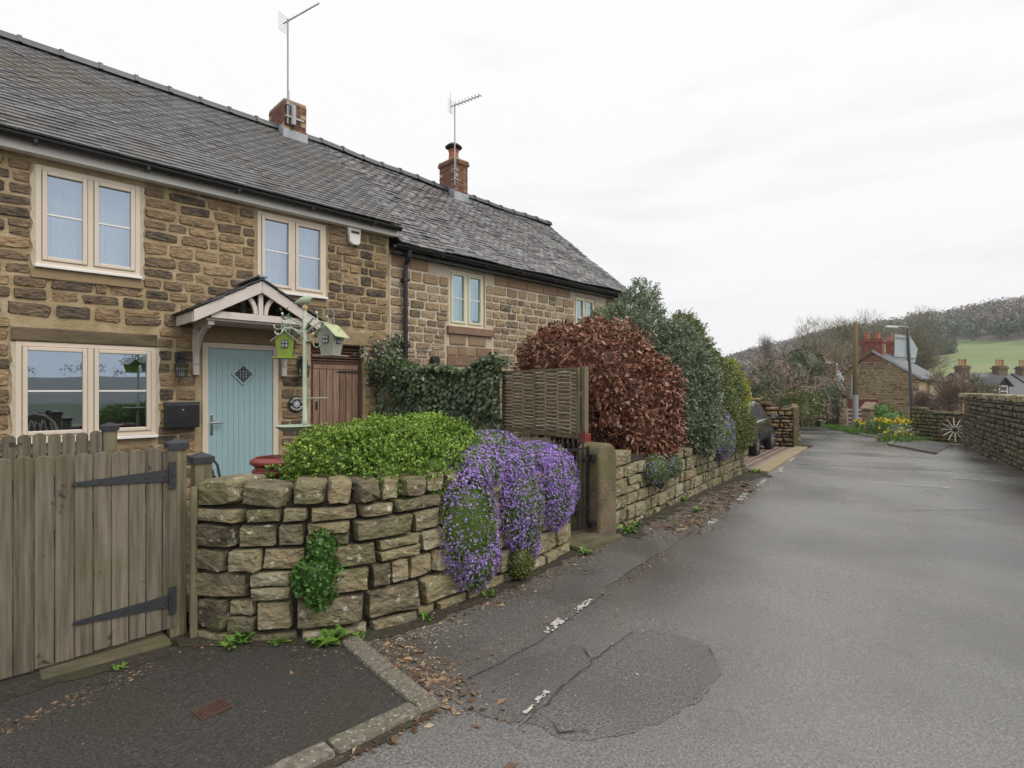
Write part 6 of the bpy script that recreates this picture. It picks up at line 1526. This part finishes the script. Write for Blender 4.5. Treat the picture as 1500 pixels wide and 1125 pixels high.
put_stones(t, POOL_G, courses(0, Ll, -.75, -.05, (.14, .2), (.25, .5), .01, (), 91), fl_, .2, .05, 300, seed=92)
t = thing('low_wall', 'long low stone wall closing the end of the lane', 'stone wall')
pts_ = [(41, 13.5), (44.5, 9.5), (42.5, 6.5)]; fl_, Ll = polypath(pts_); core_wall(t, pts_, -.9, -.15, .3, M['earth_gap'])
put_stones(t, POOL_G, courses(0, Ll, -.8, -.1, (.14, .2), (.25, .5), .01, (), 95), fl_, .2, .05, 300, seed=96)

x, y = polar(1128, 24); bare_tree('budding_tree', 'small spreading tree with pinkish buds above the parking bay wall', (x, y, -.3), 7.5, 5, M['twig_pink'], depth=5, spread=.75, up=.05, r0=.14, twn=9, twl=.2, tww=.028, trunk=.3, lean=(.1, .1))
x, y = polar(1100, 46); bare_tree('bare_tree', 'thin bare tree far behind the golden conifer', (x, y, -1), 6.2, 15, M['twig_pink'], depth=5, spread=.6, r0=.13, twn=7, twl=.4, tww=.035, group='bare trees beyond the bend')
for i, (px, d, h, sd_, lb) in enumerate([(1215, 62, 11.5, 21, 'bare spreading tree rising left of the gable house'), (1248, 70, 13, 22, 'tall bare tree directly behind the telegraph pole'), (1296, 74, 12.5, 23, 'bare tree behind the red brick chimneys'), (1185, 58, 9, 24, 'bare tree behind the dark yew'), (1340, 85, 10, 25, 'bare tree right of the large sign'), (1165, 66, 8.5, 26, 'bare tree above the clipped hedge')]):
    x, y = polar(px, d); bare_tree('bare_tree', lb, (x, y, -2), h*1.3, sd_, M['twig_green' if i < 4 else 'twig'], depth=5, spread=.6, up=.12, kids=(3, 4), r0=.28, twn=15, twl=.9, tww=.03, trunk=.3, group='bare trees beyond the bend')
x, y = polar(1132, 120)
bare_tree('poplar_tree', 'narrow upright bare poplar on the skyline', (x, y, -4), 17, 31, M['twig'], depth=4, spread=.16, up=.7, kids=(3, 5), r0=.3, twn=8, twl=1.2, tww=.06, trunk=.42, shrink=.6)
for i, (px, py, d, mt, lb, rr) in enumerate([(1385, 585, 27.5, 'twig_pink', 'tangled pinkish bare shrub behind the mossy curved wall', 1.3), (1420, 572, 31, 'twig_green', 'greenish budding shrub before the dark roofed house', 1.5), (1362, 590, 29, 'twig_pink', 'reddish bare shrub beside the leaning lamp post', .9), (1395, 565, 36, 'twig_green', 'pale green budding shrub behind the pinkish one', 1.6)]):
    x, y = polar(px, d); z = gz(x)
    bare_tree('bare_shrub', lb, (x, y, z), 3.4*rr/1.3, 41+i, M[mt], depth=4, spread=.8, up=.25, kids=(3, 5), r0=.06, twn=12, twl=.28, tww=.035, trunk=.32, group='budding shrubs behind the curved wall', cat='shrub')
for i, (px, d, rr, lb) in enumerate([(1362, 190, 4.2, 'dark round tree standing in the green field'), (1384, 185, 3.0, 'smaller dark tree at the edge of the green field'), (1460, 100, 3.4, 'dark green tree behind the chimneys of the dormer house'), (1330, 150, 4.5, 'dark evergreen tree at the foot of the wooded hill')]):
    x, y = polar(px, d); z = ground_z(x, y)
    t = plant('hillside_tree', lb, 'tree', [(x, y, z + rr*.95, rr, rr, rr), (x+rr*.4, y, z+rr*1.3, rr*.6, rr*.6, rr*.7)], M['holly'], 900, 'leaf', seed=300+i, group='single dark trees on the hillside', core=.85, ln=rr*.3, wd=rr*.16)
    MB().tube([(x, y, z-.5), (x, y, z+rr)], rr*.08, 6).build('trunk', M['bark'], t)
# woods on the valley side
r = np.random.default_rng(77); Vs, Fs, us = [], [], []; Hs = []
Pp, Nn, Ss = [], [], []; PH, NH, SH = [], [], []
cnt = 0
while cnt < 2200:
    b = r.uniform(5, 64) if cnt < 1900 else r.uniform(64, 365); d = 128 + (R_TOP+10-128)*math.sqrt(r.random())
    field = is_field(b, d + 3)
    if field: continue
    if not (8 < b < 62) and d < 300 and r.random() < .5: continue
    a = R(b + 45); x, y = d*math.sin(a), d*math.cos(a) - 7.8; z = ground_z(x, y); h = r.uniform(6, 10.5)*(1 if d > 200 else .8); w = h*r.uniform(.4, .6)
    ever = (33 < b < 62 and is_field(b, d - 22) and d > 200) or r.random() < .05
    n = 150 if 5 < b < 64 else 30
    dd = r.normal(size=(n, 3)); dd /= np.linalg.norm(dd, axis=1)[:, None]
    rad = np.array([w, w, h*.42]); p = np.array([x, y, z + h*.55]) + dd*rad*r.uniform(.35, 1.02, (n, 1))
    (PH if ever else Pp).append(p); (NH if ever else Nn).append(dd); (SH if ever else Ss).append(np.full(n, np.clip(r.normal(.5, .2), 0, 1))); cnt += 1
for nm, P_, N_, S_, mt, ln, wd in (('hill_woods', Pp, Nn, Ss, 'wood_crown', 1.5, .6), ('evergreen_belt', PH, NH, SH, 'holly', 1.5, .7)):
    P, N, u0 = np.concatenate(P_), np.concatenate(N_), np.concatenate(S_)
    V, F, u = leaves(P, N, ln, wd, 5, out=.5, jit=.6, up=.5, face=True); o = np_mesh(nm, V, F, M[mt], rnd=np.clip(.9*u0 + .1*u, 0, 1)); o['kind'] = 'stuff'
# hedge line and rough scrub at the field foot
P = []
for k in range(2600):
    b = r.uniform(28, 60); d = 118 + r.normal()*6; a = R(b+45); x, y = d*math.sin(a), d*math.cos(a) - 7.8; P.append((x, y, ground_z(x, y) + abs(r.normal())*1.6))
V, F, u = leaves(np.array(P), np.tile([0, 0, 1.], (len(P), 1)), 2.2, .35, 9, out=1, jit=.5); o = np_mesh('field_scrub', V, F, M['twig_green'], rnd=u); o['kind'] = 'stuff'
for nm in ('stone', 'coping_stone', 'roof_tile', 'brick'):
    for me in [m for m in bpy.data.meshes if m.name.startswith(nm) and m.users == 0]: bpy.data.meshes.remove(me)

# air between here and the valley side
m = bpy.data.materials.new('haze'); m.use_nodes = True; n = m.node_tree.nodes; n.remove(n['Principled BSDF'])
v = n.new('ShaderNodeVolumePrincipled'); v.inputs['Color'].default_value = (.93, .95, 1, 1); v.inputs['Density'].default_value = .00055
m.node_tree.links.new(v.outputs[0], n['Material Output'].inputs['Volume'])
MB().box((-575, -575, -12), (575, 575, 70)).build('haze', m, kind='stuff')
